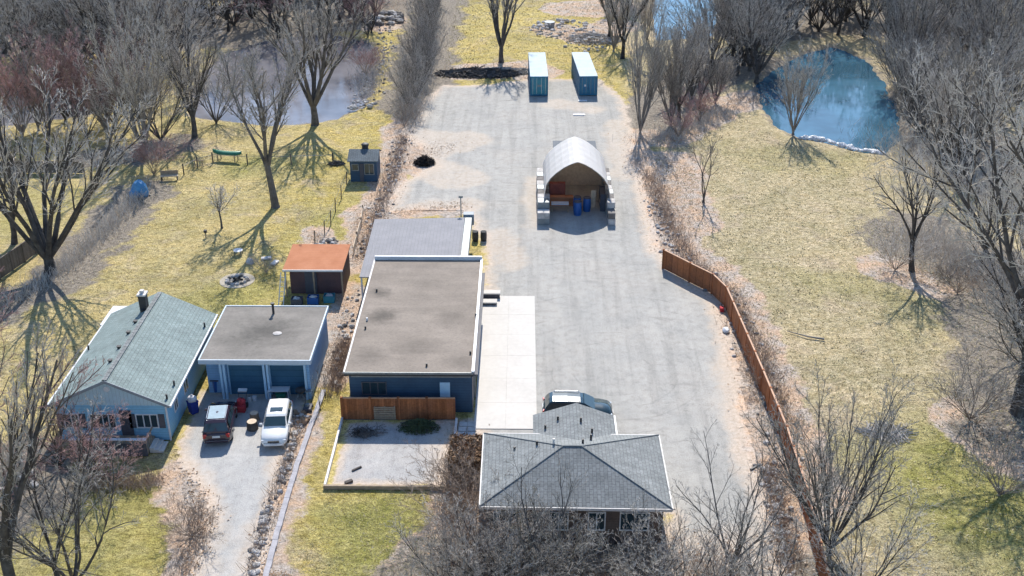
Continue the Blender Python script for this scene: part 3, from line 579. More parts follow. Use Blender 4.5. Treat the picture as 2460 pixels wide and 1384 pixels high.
# blue garage with flat roof
gx0, gx1, gy0, gy1, gz = -22.55, -14.85, 68.6, 76.7, 3.25
ga = empty('flat_roofed_garage', ((gx0+gx1)/2, gy0, 0), 'blue two-door garage with flat brown roof beside the bungalow', 'garage')
a = MB(); a.box(gx0+0.1, gy1-0.25, 0, gx1-0.1, gy1-0.1, gz-0.25); a.box(gx0+0.1, gy0+0.9, 0, gx0+0.25, gy1-0.25, gz-0.25); a.box(gx1-0.3, gy0+0.12, 0, gx1-0.1, gy1-0.25, gz-0.25)
a.box(gx0+0.25, gy0+0.9, 0, gx0+1.7, gy0+1.05, gz-0.25); a.box(gx0+1.7, gy0+0.9, 2.45, gx1-0.3, gy0+1.05, gz-0.25)
B(a, 'wall', 'siding_blue2', ga)
B(MB().box(gx0, gy0, gz-0.25, gx1, gy1, gz), 'roof', 'roof_garage', ga)
a = MB(); t = 0.1
a.box(gx0-t, gy0-t, gz-0.3, gx1+t, gy0, gz+0.05).box(gx0-t, gy1, gz-0.3, gx1+t, gy1+t, gz+0.05).box(gx0-t, gy0, gz-0.3, gx0, gy1, gz+0.05).box(gx1, gy0, gz-0.3, gx1+t, gy1, gz+0.05)
B(a, 'fascia', 'trim_blue', ga, bevel=0.01)
for x in (-21.2, -20.95, -18.15, -17.9, -15.25): B(MB().box(x-0.08, gy0+0.02, 0, x+0.08, gy0+0.18, gz-0.3), 'post', 'door_blue', ga)
for x in (-19.55, -16.6):
    d = B(MB().box(x-1.25, gy0+0.72, 0.02, x+1.25, gy0+0.8, 2.44), 'garage_door', 'garage_door', ga)
    B(MB().box(x-1.33, gy0+0.66, 2.44, x+1.33, gy0+0.8, 2.55).box(x-1.35, gy0+0.66, 0, x-1.25, gy0+0.8, 2.44).box(x+1.25, gy0+0.66, 0, x+1.35, gy0+0.8, 2.44), 'door_frame', 'door_blue', d)
x, y = gp(657, 752, 3.3); B(MB().tube([(x, y, gz), (x, y, gz+0.8)], 0.09).tube([(x, y, gz+0.8), (x, y, gz+0.9)], 0.15), 'roof_pipe', 'black', ga)
x, y = gp(666, 800, 3.3); B(MB().ell((x, y, gz+0.02), 0.35, 0.3, 0.05), 'roof_patch', 'stone', ga)

# long flat-roofed workshop
mx0, mx1, my0, my1, mz = -12.15, -3.3, 66.75, 84.9, 3.4
wk = empty('flat_roofed_workshop', ((mx0+mx1)/2, my0, 0), 'long workshop with flat brown roof, white edging and dark navy front wall', 'workshop')
B(MB().box(mx0+0.25, my0+0.35, 0, mx1-0.12, my1-0.1, mz-0.2), 'wall', 'dark_wall', wk)
B(MB().box(mx1-0.118, my0+0.36, 0, mx1-0.10, my1-0.11, mz-0.22), 'side_cladding', 'charcoal', wk)
B(MB().box(mx0, my0, mz-0.2, mx1, my1, mz), 'roof', 'roof_main', wk)
a = MB().box(mx0, my1-0.12, mz, mx1, my1+0.08, mz+0.32); B(a, 'back_parapet', 'white', wk)
B(MB().box(mx1-0.12, my0, mz, mx1+0.08, my1-0.12, mz+0.14), 'side_edging', 'white', wk)
B(MB().box(mx0-0.06, my0, mz-0.05, mx0+0.06, my1-0.12, mz+0.06), 'side_edging', 'cream', wk)
B(MB().box(mx0, my0-0.06, mz-0.1, mx1, my0, mz+0.05), 'front_edging', 'steel', wk)
B(MB().box(mx0, my0-0.05, mz-0.25, mx1, my0, mz-0.1), 'front_gutter', 'black', wk)
B(MB().box(mx0+0.4, my0+0.26, 2.88, mx1-0.2, my0+0.35, 2.98), 'wall_rail', 'steel', wk)
B(MB().box(mx1-0.1, my0+0.2, mz-0.35, mx1+0.3, my1-2, mz-0.22), 'eaves_overhang', 'charcoal', wk)
for y in (69.0, 72.6, 76.2, 80.0): B(MB().box(mx1-0.1, y, 0, mx1+0.04, y+0.14, mz-0.36), 'downpipe', 'steel', wk)
x = gp(1070, 930, 1.8)[0]
d = B(MB().box(x-0.35, my0+0.29, 0.1, x+0.35, my0+0.35, 2.45), 'door', 'door_blue', wk); B(MB().box(x+0.22, my0+0.25, 1.1, x+0.28, my0+0.29, 1.2), 'handle', 'chrome', d)
cwin(wk, -10.2, my0+0.35, 1.5, 1.6, 0.9, mat='charcoal', bars=2)
for (px, py) in ((905, 700), (882, 770), (878, 790), (1025, 880), (1130, 850), (1143, 760)):
    x, y = gp(px, py, mz); x = max(x, mx0+0.3)
    B(MB().tube([(x, y, mz), (x, y, mz+0.22)], 0.07, 8), 'vent_pipe', 'white' if px == 882 else 'black', wk)
# stoop on the side of the workshop
st = empty('stoop', (-2.6, 83.8, 0), 'grey stoop of two slabs at the workshop side by the concrete pad', 'steps')
for (y, h, wd) in ((84.7, 0.55, 1.5), (83.5, 0.32, 1.25)):
    B(MB().box(-3.3, y-0.35, h-0.12, -3.3+wd, y+0.35, h), 'step', 'concrete', st, bevel=0.02); B(MB().box(-3.25, y-0.3, 0, -3.35+wd, y+0.25, h-0.12), 'riser', 'charcoal', st)
# lilac metal canopy behind
cp = empty('metal_canopy', (-9.2, 85.1, 0), 'pale lilac-grey ribbed metal carport roof behind the workshop', 'carport')
a = MB(); Q = [(-13.3, 83.3, 2.55), (-12.35, 83.3, 2.55), (-12.35, 85.12, 2.6), (-5.2, 85.12, 2.6), (-5.2, 94.7, 3.0), (-13.3, 94.2, 3.0)]
a.quad(*Q); a.quad(*[(p[0], p[1], p[2]-0.08) for p in reversed(Q)])
for k in range(6): a.quad(Q[(k+1) % 6], Q[k], (Q[k][0], Q[k][1], Q[k][2]-0.08), (Q[(k+1) % 6][0], Q[(k+1) % 6][1], Q[(k+1) % 6][2]-0.08))
B(a, 'roof', 'roof_lilac', cp)
for (x, y) in ((-13.15, 83.4), (-12.5, 83.4), (-13.15, 88.5), (-13.15, 94), (-9, 94), (-5.3, 94.4)): B(MB().box(x-0.06, y-0.06, 0, x+0.06, y+0.06, 2.5), 'post', 'white', cp)
B(MB().box(-13.1, 94.0, 0, -5.3, 94.1, 2.4), 'back_wall', 'steel_blue', cp)
a = MB().box(-5.18, 85.2, 2.2, -4.55, 95.0, 2.95); 
du = B(a, 'duct', 'steel', cp, bevel=0.03); B(MB().box(-5.35, 95.0, 2.1, -4.4, 95.7, 3.15), 'duct_head', 'steel_blue', du)
for y in (88.5, 92): B(MB().box(-4.95, y, 0, -4.8, y+0.15, 2.2), 'duct_leg', 'steel', du)
ant = empty('antenna_pole', (-5.6, 95.9, 0), 'thin pale pole standing at the back corner of the metal carport', 'pole'); B(MB().tube([(-5.6, 95.9, 0), (-5.6, 95.9, 4.6)], 0.05), 'pole', 'steel', ant); B(MB().box(-5.8, 95.88, 4.4, -5.4, 95.92, 4.6), 'aerial', 'steel', ant)
for x, y, lb in ((*gp(1142, 578), 'black barrel beside the carport duct, left of its twin'), (*gp(1162, 578), 'black barrel on open gravel, right of its twin')):
    t = empty('black_barrel', (x, y, 0), lb, 'barrel', 'black barrels by the carport'); MB().tube([(0, 0, 0), (0, 0, 0.3), (0, 0, 0.6), (0, 0, 0.88)], [0.27, 0.3, 0.3, 0.28], 14).build('drum', M['black'], t, smooth=False); MB().tube([(0, 0, 0.88), (0, 0, 0.93)], 0.29, 14).build('lid', M['rubber'], t)

# orange metal shed
ox0, ox1, oy0, oy1, oz = -19.85, -14.85, 84.6, 89.4, 2.6
os_ = empty('orange_roofed_shed', ((ox0+ox1)/2, oy0, 0), 'shed with orange ribbed metal roof and dark maroon walls, clutter in front', 'shed')
B(MB().box(ox0+0.4, oy0+0.7, 0, ox1-0.15, oy1-0.2, oz-0.1), 'wall', 'maroon_wall', os_)
a = MB(); A = [(ox0, oy0, oz-0.05), (ox1, oy0, oz-0.05), (ox1, oy1, oz+0.1), (ox0, oy1, oz+0.1)]; a.quad(*A); a.quad(*[(p[0], p[1], p[2]-0.1) for p in reversed(A)])
for k in range(4): a.quad(A[(k+1) % 4], A[k], (A[k][0], A[k][1], A[k][2]-0.1), (A[(k+1) % 4][0], A[(k+1) % 4][1], A[(k+1) % 4][2]-0.1))
rr = B(a, 'roof', 'roof_rust', os_); B(MB().box(ox0, oy0-0.07, oz-0.2, ox1, oy0, oz-0.04), 'front_fascia', 'cream', rr)
for x in (ox0+0.15, (ox0+ox1)/2, ox1-0.15): B(MB().box(x-0.06, oy0+0.1, 0, x+0.06, oy0+0.22, oz-0.16), 'post', 'wood', os_)
B(MB().box(-18.2, oy0+0.63, 0, -17.2, oy0+0.7, 2.0), 'door', 'charcoal', os_)
# dark garden shed
dx0, dx1, dy0, dy1 = -18.1, -15.0, 111.0, 114.0
ds = empty('dark_garden_shed', ((dx0+dx1)/2, dy0, 0), 'small dark blue-grey garden shed with grey roof and front window', 'shed')
B(MB().box(dx0+0.15, dy0+0.1, 0, dx1-0.15, dy1-0.1, 2.35), 'wall', 'dark_wall', ds)
a = MB(); y_m = (dy0+dy1)/2; zz = 2.35
for s, ye in ((-1, dy0-0.15), (1, dy1+0.15)):
    A = [(dx0-0.05, ye, zz), (dx1+0.05, ye, zz), (dx1+0.05, y_m, zz+0.75), (dx0-0.05, y_m, zz+0.75)]
    if s > 0: A = A[::-1]
    a.quad(*A); a.quad(*[(p[0], p[1], p[2]-0.08) for p in reversed(A)])
    for k in range(4): a.quad(A[(k+1) % 4], A[k], (A[k][0], A[k][1], A[k][2]-0.08), (A[(k+1) % 4][0], A[(k+1) % 4][1], A[(k+1) % 4][2]-0.08))
r2 = B(a, 'roof', 'shingle_dark', ds)
for x in (dx0+0.15, dx1-0.2): B(MB().quad((x, dy0+0.1, 2.34), (x, dy1-0.1, 2.34), (x, y_m, 2.98)).quad((x+0.05, dy1-0.1, 2.34), (x+0.05, dy0+0.1, 2.34), (x+0.05, y_m, 2.98)), 'gable', 'dark_wall', ds)
xq = -16.5; B(MB().box(xq-0.3, y_m+0.1, 2.9, xq+0.3, y_m+0.7, 3.4).ell((xq, y_m+0.4, 3.45), 0.42, 0.42, 0.2), 'cupola', 'black', r2)
cwin(ds, -15.95, dy0+0.1, 0.85, 0.9, 1.1, mat='steel', bars=1); cwin(ds, -17.4, dy0+0.1, 1.3, 0.6, 0.6, mat='steel', bars=0)
B(MB().box(-16.95, dy0+0.04, 0.05, -16.55, dy0+0.1, 2.0), 'door', 'charcoal', ds)

# front house with pyramid roof
fx0, fx1, fy0, fy1, fe, fr = -2.35, 8.65, 52.6, 60.0, 3.05, 4.65; fmx, fmy = 3.05, 56.3
fh = empty('hip_roofed_house', (fmx, fy0, 0), 'house with grey shingled hip roof partly hidden behind bare bushes', 'house')
B(MB().box(fx0+0.4, fy0+0.4, 0, fx1-0.4, fy1-0.4, fe-0.1), 'wall', 'brick', fh)
a = MB(); c = [(fx0, fy0, fe), (fx1, fy0-0.15, fe), (fx1, fy1-0.1, fe), (fx0, fy1, fe)]; r1, r2_ = (fmx-0.55, fmy, fr), (fmx+0.55, fmy, fr)
a.quad(c[0], c[1], r2_, r1); a.quad(c[1], c[2], r2_); a.quad(c[2], c[3], r1, r2_); a.quad(c[3], c[0], r1); a.quad(*[(p[0], p[1], p[2]-0.01) for p in reversed(c)])
rf2 = B(a, 'roof', 'shingle_grey', fh)
a = MB(); 
for k in range(4): a.tube([c[k], r1 if k in (0, 3) else r2_], 0.05, 6)
a.tube([r1, r2_], 0.06, 6); B(a, 'ridge_tiles', 'ridge_grey', rf2)
a = MB()
for k in range(4):
    p, q = c[k], c[(k+1) % 4]; a.wall(p, q, fe-0.2, fe-0.015, 0.14)
B(a, 'gutter', 'cream', rf2)
for (px, py, h) in ((1290, 1066, 0.35), (1330, 1075, 0.5), (1400, 1068, 0.3), (1236, 1062, 0.2), (1420, 1045, 0.4)):
    x, y = gp(px, py, 4.2); dxn = abs(x-fmx)/(fx1-fmx); z = fe+(fr-fe)*(1-max(dxn, abs(y-fmy)/3.7)); B(MB().tube([(x, y, z-0.1), (x, y, z+h)], 0.07), 'vent_pipe', 'cream' if h > 0.45 else 'black', rf2)
for x, wd in ((-0.9, 1.3), (2.2, 1.0), (4.4, 0.9), (6.6, 1.6)): cwin(fh, x, fy0+0.4, 1.1, wd, 1.2, bars=1)
# rear annex
B(MB().box(1.0, fy1-0.4, 0, 5.8, 61.9, 2.7), 'annex_wall', 'brick', fh)
a = MB(); ax0, ax1, am, ya, yb, ze, zp = 0.75, 6.0, 3.55, fmy+1.6, 62.35, 2.9, 3.85
for s, xe in ((-1, ax0), (1, ax1)):
    A = [(am, ya, zp), (xe, ya, ze), (xe, yb, ze), (am, yb, zp)]
    if s < 0: A = A[::-1]
    a.quad(*A[::-1] if s < 0 else A[::-1]); a.quad(*[(p[0], p[1], p[2]-0.1) for p in A])
    for k in range(4): a.quad(A[k], A[(k+1) % 4], (A[(k+1) % 4][0], A[(k+1) % 4][1], A[(k+1) % 4][2]-0.1), (A[k][0], A[k][1], A[k][2]-0.1))
r3 = B(a, 'annex_roof', 'shingle_grey', fh)
B(MB().box(ax1, fy1+0.05, ze-0.15, ax1+0.1, yb, ze), 'gutter', 'white', r3)
for (px, py) in ((1310, 1022), (1340, 1010), (1395, 1025), (1422, 1043)):
    x, y = gp(px, py, 3.4); z = zp-(zp-ze)*abs(x-am)/2.7; B(MB().tube([(x, y, z-0.1), (x, y, z+0.3)], 0.07), 'vent_pipe', 'black', r3)

# ------------------------------------------------------------------ fences, walls, borders
def fence(name, pts, h, mat, cap, label, step=2.4, t=0.06, group=None, side=0.09):
    f = empty(name, (pts[0][0], pts[0][1], 0), label, 'fence', group)
    for a_, b_ in zip(pts[:-1], pts[1:]):
        L = math.dist(a_, b_); n = max(1, round(L/step))
        for k in range(n):
            p = (a_[0]+(b_[0]-a_[0])*k/n, a_[1]+(b_[1]-a_[1])*k/n); q = (a_[0]+(b_[0]-a_[0])*(k+1)/n, a_[1]+(b_[1]-a_[1])*(k+1)/n)
            B(MB().wall(p, q, 0.05, h-0.06, t), 'fence_panel', mat, f)
            B(MB().wall(p, q, h-0.06, h, t+0.06), 'cap_rail', cap, f)
            B(MB().box(p[0]-side, p[1]-side, 0, p[0]+side, p[1]+side, h+0.03), 'post', mat, f)
    return f
fence('privacy_fence', [gp(1592, 645), gp(1655, 678), (16.0, 85.6), (16.75, 83.2), (16.95, 78), (17.25, 70), (17.45, 62.8), (17.3, 56), (16.6, 46)], 1.85, 'fence', 'fence_cap', 'long stained red-brown board fence edging the right side of the gravel lot')
fence('patio_fence', [(-12.35, 66.1), (-4.55, 66.15)], 1.8, 'fence', 'fence_cap', 'orange-brown board fence across the back of the gravel patio', 1.95)
fence('weathered_fence', [gp(-90, 735), gp(0, 672), gp(60, 630), gp(112, 590)], 1.8, 'fence_old', 'fence_old', 'weathered grey board fence slanting past the big tree at left', 2.4)
fence('weathered_fence', [gp(-60, 415), gp(205, 417)], 1.35, 'fence_old', 'fence_old', 'low weathered board fence running level behind the left trees', 2.6)
bd = empty('timber_border', (-8.4, 58.2, 0), 'low timber edging around three sides of the gravel patio', 'border')
for s in ((-12.45, 58.12, -4.4, 58.3, 'old_wood'), (-12.45, 58.3, -12.3, 66.0, ''), (-4.55, 58.3, -4.4, 66.0, '')):
    B(MB().box(s[0], s[1], 0, s[2], s[3], 0.28), 'sleeper', 'cream' if s[4] == '' else 'wood', bd, bevel=0.02)
kp = P((778, 940), (762, 985), (738, 1050), (712, 1125), (690, 1200), (665, 1285), (640, 1384), (618, 1480))
a = MB()
for p, q in zip(kp[:-1], kp[1:]):
    n = 6
    for k in range(n):
        A = (p[0]+(q[0]-p[0])*k/n, p[1]+(q[1]-p[1])*k/n); Bq = (p[0]+(q[0]-p[0])*(k+1.02)/n, p[1]+(q[1]-p[1])*(k+1.02)/n); o_ = R.uniform(-.02, .02)
        a.wall((A[0]+o_, A[1]), (Bq[0]+o_, Bq[1]), 0, 0.16+R.uniform(-.01, .01), 0.34)
tag(a.build('stone_kerb', M['kerb'], bevel=0.02), 'low pale stone kerb curving down beside the driveway', 'kerb')
# garden fence with thin posts
gf = empty('garden_fence', G(835, 445), 'sagging wire fence on thin dark posts between lawn and garden strip', 'fence')
pp = P((833, 445), (820, 478), (806, 510), (795, 540), (780, 565), (757, 590))
for p in pp: B(MB().tube([(p[0], p[1], 0), (p[0]+0.05, p[1], 1.5)], 0.05, 6), 'post', 'bark', gf)
for p, q in zip(pp[:-1], pp[1:]): B(MB().tube([(p[0], p[1], 1.3), (q[0], q[1], 1.3)], 0.012, 4).tube([(p[0], p[1], 0.7), (q[0], q[1], 0.7)], 0.012, 4), 'wire', 'steel', gf)
gf = empty('plank_fence', G(870, 560), 'short line of pale boards beside the leaf strip left of the carport', 'fence')
pp = P((872, 515), (868, 545), (858, 580), (850, 612))
for p, q in zip(pp[:-1], pp[1:]): B(MB().wall(p, q, 0.1, 0.8, 0.05), 'board', 'wood_pale', gf); B(MB().box(p[0]-.06, p[1]-.06, 0, p[0]+.06, p[1]+.06, 1.0), 'post', 'wood', gf)
gf = empty('post_and_rail_fence', G(475, 400), 'open fence of thin posts and wires across the far end of the lawn', 'fence')
pp = P((442, 420), (475, 402), (512, 392), (595, 396), (700, 396), (800, 392))
for p in pp: B(MB().tube([(p[0], p[1], 0), (p[0], p[1], 1.25)], 0.07, 6), 'post', 'bark', gf)
for p, q in zip(pp[:-1], pp[1:]): B(MB().tube([(p[0], p[1], 1.0), (q[0], q[1], 0.95)], 0.03, 5), 'rail', 'twig', gf)

# ------------------------------------------------------------------ shipping containers
def container(loc, rz, front, side, label):
    t = empty('shipping_container', loc, label, 'container', 'shipping containers', rz)
    W, L, Hh = 2.3, 11.6, 2.6
    a = MB(); 
    n = 40
    for s in (-1, 1):
        for k in range(n):
            y0 = L*k/n; dp = 0.04 if k % 2 else 0.0
            x0, x1 = sorted((s*(W/2-0.06), s*(W/2-dp))); a.box(x0, y0, 0.15, x1, y0+L/n, Hh-0.1)
    a.box(-W/2+0.06, L-0.1, 0.15, W/2-0.06, L-0.02, Hh-0.1); a.build('side_walls', M[side], t)
    MB().box(-W/2, 0.06, Hh-0.1, W/2, L, Hh).build('roof', M['pale_steel'], t)
    f = MB(); f.box(-W/2, 0, 0.1, -W/2+0.12, 0.12, Hh+0.01).box(W/2-0.12, 0, 0.1, W/2, 0.12, Hh+0.01).box(-W/2+.12, 0, Hh-0.12, W/2-.12, 0.1, Hh+0.005).box(-W/2+.12, 0, 0.1, W/2-.12, 0.1, 0.24).box(-W/2, 0.12, 0.05, W/2, L, 0.15)
    f.build('frame', M[side], t)
    for s in (-1, 1):
        x0, x1 = sorted((s*0.015, s*(W/2-0.13))); d = MB().box(x0, 0.05, 0.25, x1, 0.1, Hh-0.13).build('door', M[front], t)
        b = MB()
        for q in (0.3, 0.8): b.tube([(s*q, 0.03, 0.3), (s*q, 0.03, Hh-0.2)], 0.022, 6)
        b.build('locking_bar', M['chrome' if front == 'teal_steel' else 'steel'], d)
    MB().box(-0.55 if front != 'teal_steel' else -0.2, 0.02, 1.25, -0.3 if front != 'teal_steel' else 0.35, 0.045, 1.5).build('notice_plate', M['white' if front != 'teal_steel' else 'steel'], t)
container((2.08, 141.2, 0), math.radians(1.0), 'teal_steel', 'blue_steel', 'left container, teal doors, white top, at the far end of the lot')
container((8.4, 141.4, 0), math.radians(3.1), 'blue_steel', 'blue_steel', 'right container, deep blue doors and long visible blue side')

# ------------------------------------------------------------------ arched fabric shelter
tx, ty0, ty1 = 5.3, 103.0, 110.4
tn = empty('arched_shelter', (tx, ty0, 0), 'open white fabric shelter with pointed arch on side walls of stacked blocks', 'tent')
prof = [(3.2, 1.9), (3.17, 2.4), (2.98, 3.0), (2.6, 3.6), (2.05, 4.15), (1.4, 4.65), (0.75, 5.02), (0.3, 5.2), (0, 5.28)]
prof = [(-a_, b_) for a_, b_ in prof] + [(a_, b_) for a_, b_ in reversed(prof[:-1])]
a = MB(); ny = 10
for th in (0.0, 0.05):
    for j in range(ny):
        y0 = ty0+(ty1-ty0)*j/ny; y1 = ty0+(ty1-ty0)*(j+1)/ny; s0 = 1-0.006*(j % 2); s1 = 1-0.006*((j+1) % 2)
        for k in range(len(prof)-1):
            (x0, z0), (x1, z1) = prof[k], prof[k+1]; q = 1-th/4
            A = [(tx+x0*q*s0, y0, z0*s0*q), (tx+x1*q*s0, y0, z1*s0*q), (tx+x1*q*s1, y1, z1*s1*q), (tx+x0*q*s1, y1, z0*s1*q)]
            a.quad(*(A if th == 0 else A[::-1]))
for yy, sg in ((ty0, 1),):
    for k in range(len(prof)-1):
        (x0, z0), (x1, z1) = prof[k], prof[k+1]; q = 1-0.05/4
        a.quad((tx+x0, yy, z0), (tx+x0*q, yy, z0*q), (tx+x1*q, yy, z1*q), (tx+x1, yy, z1))
B(a, 'cover', 'fabric', tn)
a = MB()
# front skirts of cloth reaching forward and down at both sides
for s in (-1, 1):
    A = [(tx+s*3.15, ty0, 2.0), (tx+s*3.08, ty0, 2.7), (tx+s*2.95, ty0, 3.1), (tx+s*3.3, ty0-2.2, 1.9 if s > 0 else 2.1)]
    a.quad(*A); a.quad(*[(p[0]-s*0.02, p[1], p[2]) for p in reversed(A)])
B(a, 'front_skirt', 'fabric', tn)
for j in range(5):
    y = ty0+0.1+(ty1-ty0-0.2)*j/4; B(MB().tube([(tx+x_*0.975, y, z_*0.985) for x_, z_ in prof], 0.035, 6), 'frame_hoop', 'steel', tn)
a = MB(); bw = [(tx+x_*0.98, ty1-0.02, z_*0.98) for x_, z_ in prof]; a.quad(*bw); a.quad(*[(p[0], p[1]-0.03, p[2]) for p in reversed(bw)]); a.box(tx-3.1, ty1-0.06, 0, tx+3.1, ty1-0.01, 2.0)
B(a, 'back_curtain', 'wood_pale', tn)
for s in (-1, 1):
    wdt = 1.15 if s < 0 else 0.7; xo = tx+s*3.25
    for r_ in range(3):
        for j in range(9):
            y = 99.9+j*1.18; x0 = xo-wdt/2
            if r_ == 2 and j < 1: continue
            B(MB().box(x0+R.uniform(-.04, .04), y+0.02, r_*0.62+0.005, x0+wdt+R.uniform(-.04, .04), y+1.15, (r_+1)*0.62), 'wall_block', ('steel', 'stone', 'stone_dark')[(j+r_+(s > 0)) % 3], tn, bevel=0.04)
# goods inside
for x, y, lb in ((5.4, 102.5, 'blue barrel in the shelter, front one of the three'), (6.35, 103.5, 'blue barrel in the shelter, right of the three'), (5.4, 103.7, 'blue barrel in the shelter, behind the front one')):
    t = empty('blue_barrel', (x, y, 0), lb, 'barrel', 'blue barrels in the shelter'); t.scale = (1.35, 1.35, 1.5); MB().tube([(0, 0, 0), (0, 0, .25), (0, 0, .5), (0, 0, .9)], [.26, .3, .3, .27], 14).build('drum', M['blue_plastic'], t); MB().tube([(0, 0, .9), (0, 0, .95)], .28, 14).build('lid', M['charcoal'], t)
t = empty('work_table', (3.7, 103.4, 0), 'pale-topped work table inside the white shelter', 'table'); MB().box(-.85, -.4, .8, .85, .4, .86).build('table_top', M['white'], t)
for sx in (-.78, .78):
    for sy in (-.33, .33): MB().box(sx-.04, sy-.04, 0, sx+.04, sy+.04, .8).build('leg', M['wood'], t)
t = empty('tool_cabinet', (3.5, 106.2, 0), 'dark red cabinet standing at the back of the shelter', 'cabinet'); MB().box(-.8, -.3, 0, .8, .3, 1.9).build('carcass', M['red_brown'], t, bevel=.02)
for s in (-1, 1): MB().box(min(s*.02, s*.78), -.33, .1, max(s*.02, s*.78), -.3, 1.85).build('door', M['red_brown'], t)
t = empty('plank_stack', (3.9, 105.0, 0), 'stack of orange-brown planks behind the work table', 'planks')
for k in range(6): MB().box(-1.2+R.uniform(-.05, .05), -.35, k*.16, 1.2+R.uniform(-.1, .1), .35, k*.16+.13).build('plank', M['roof_rust'], t)
t = empty('leaning_board', (7.0, 104.6, 0), 'pale curved board leaning inside the shelter right of the barrels', 'board'); MB().rbox((0, 0, .8), .5, .06, 1.7, .3, -.25, .15).build('board', M['wood_pale'], t)
t = empty('storage_rack', (7.9, 104.5, 0), 'dark rack with boxes along the right wall of the shelter', 'rack')
for z in (.2, .9, 1.6): MB().box(-.25, -1.2, z, .25, 1.2, z+.05).build('shelf', M['charcoal'], t)
for y in (-1.15, 1.15): MB().box(-.25, y-.04, 0, .25, y+.04, 1.8).build('upright', M['charcoal'], t)
for k, y in enumerate((-.7, 0, .6)): MB().box(-.2, y-.2, .25, .2, y+.25, .6).build('box', M['blue_plastic' if k % 2 else 'wood_pale'], t)
gs = empty('grey_lean_to', (5.3, 112, 0), 'flat grey storage box hidden behind the white arched shelter', 'storage')
B(MB().box(3.35, 111.2, 0, 7.75, 116.6, 2.45), 'wall', 'steel_blue', gs); B(MB().box(3.25, 111.1, 2.45, 7.85, 116.8, 2.58), 'roof', 'grey_roof', gs)

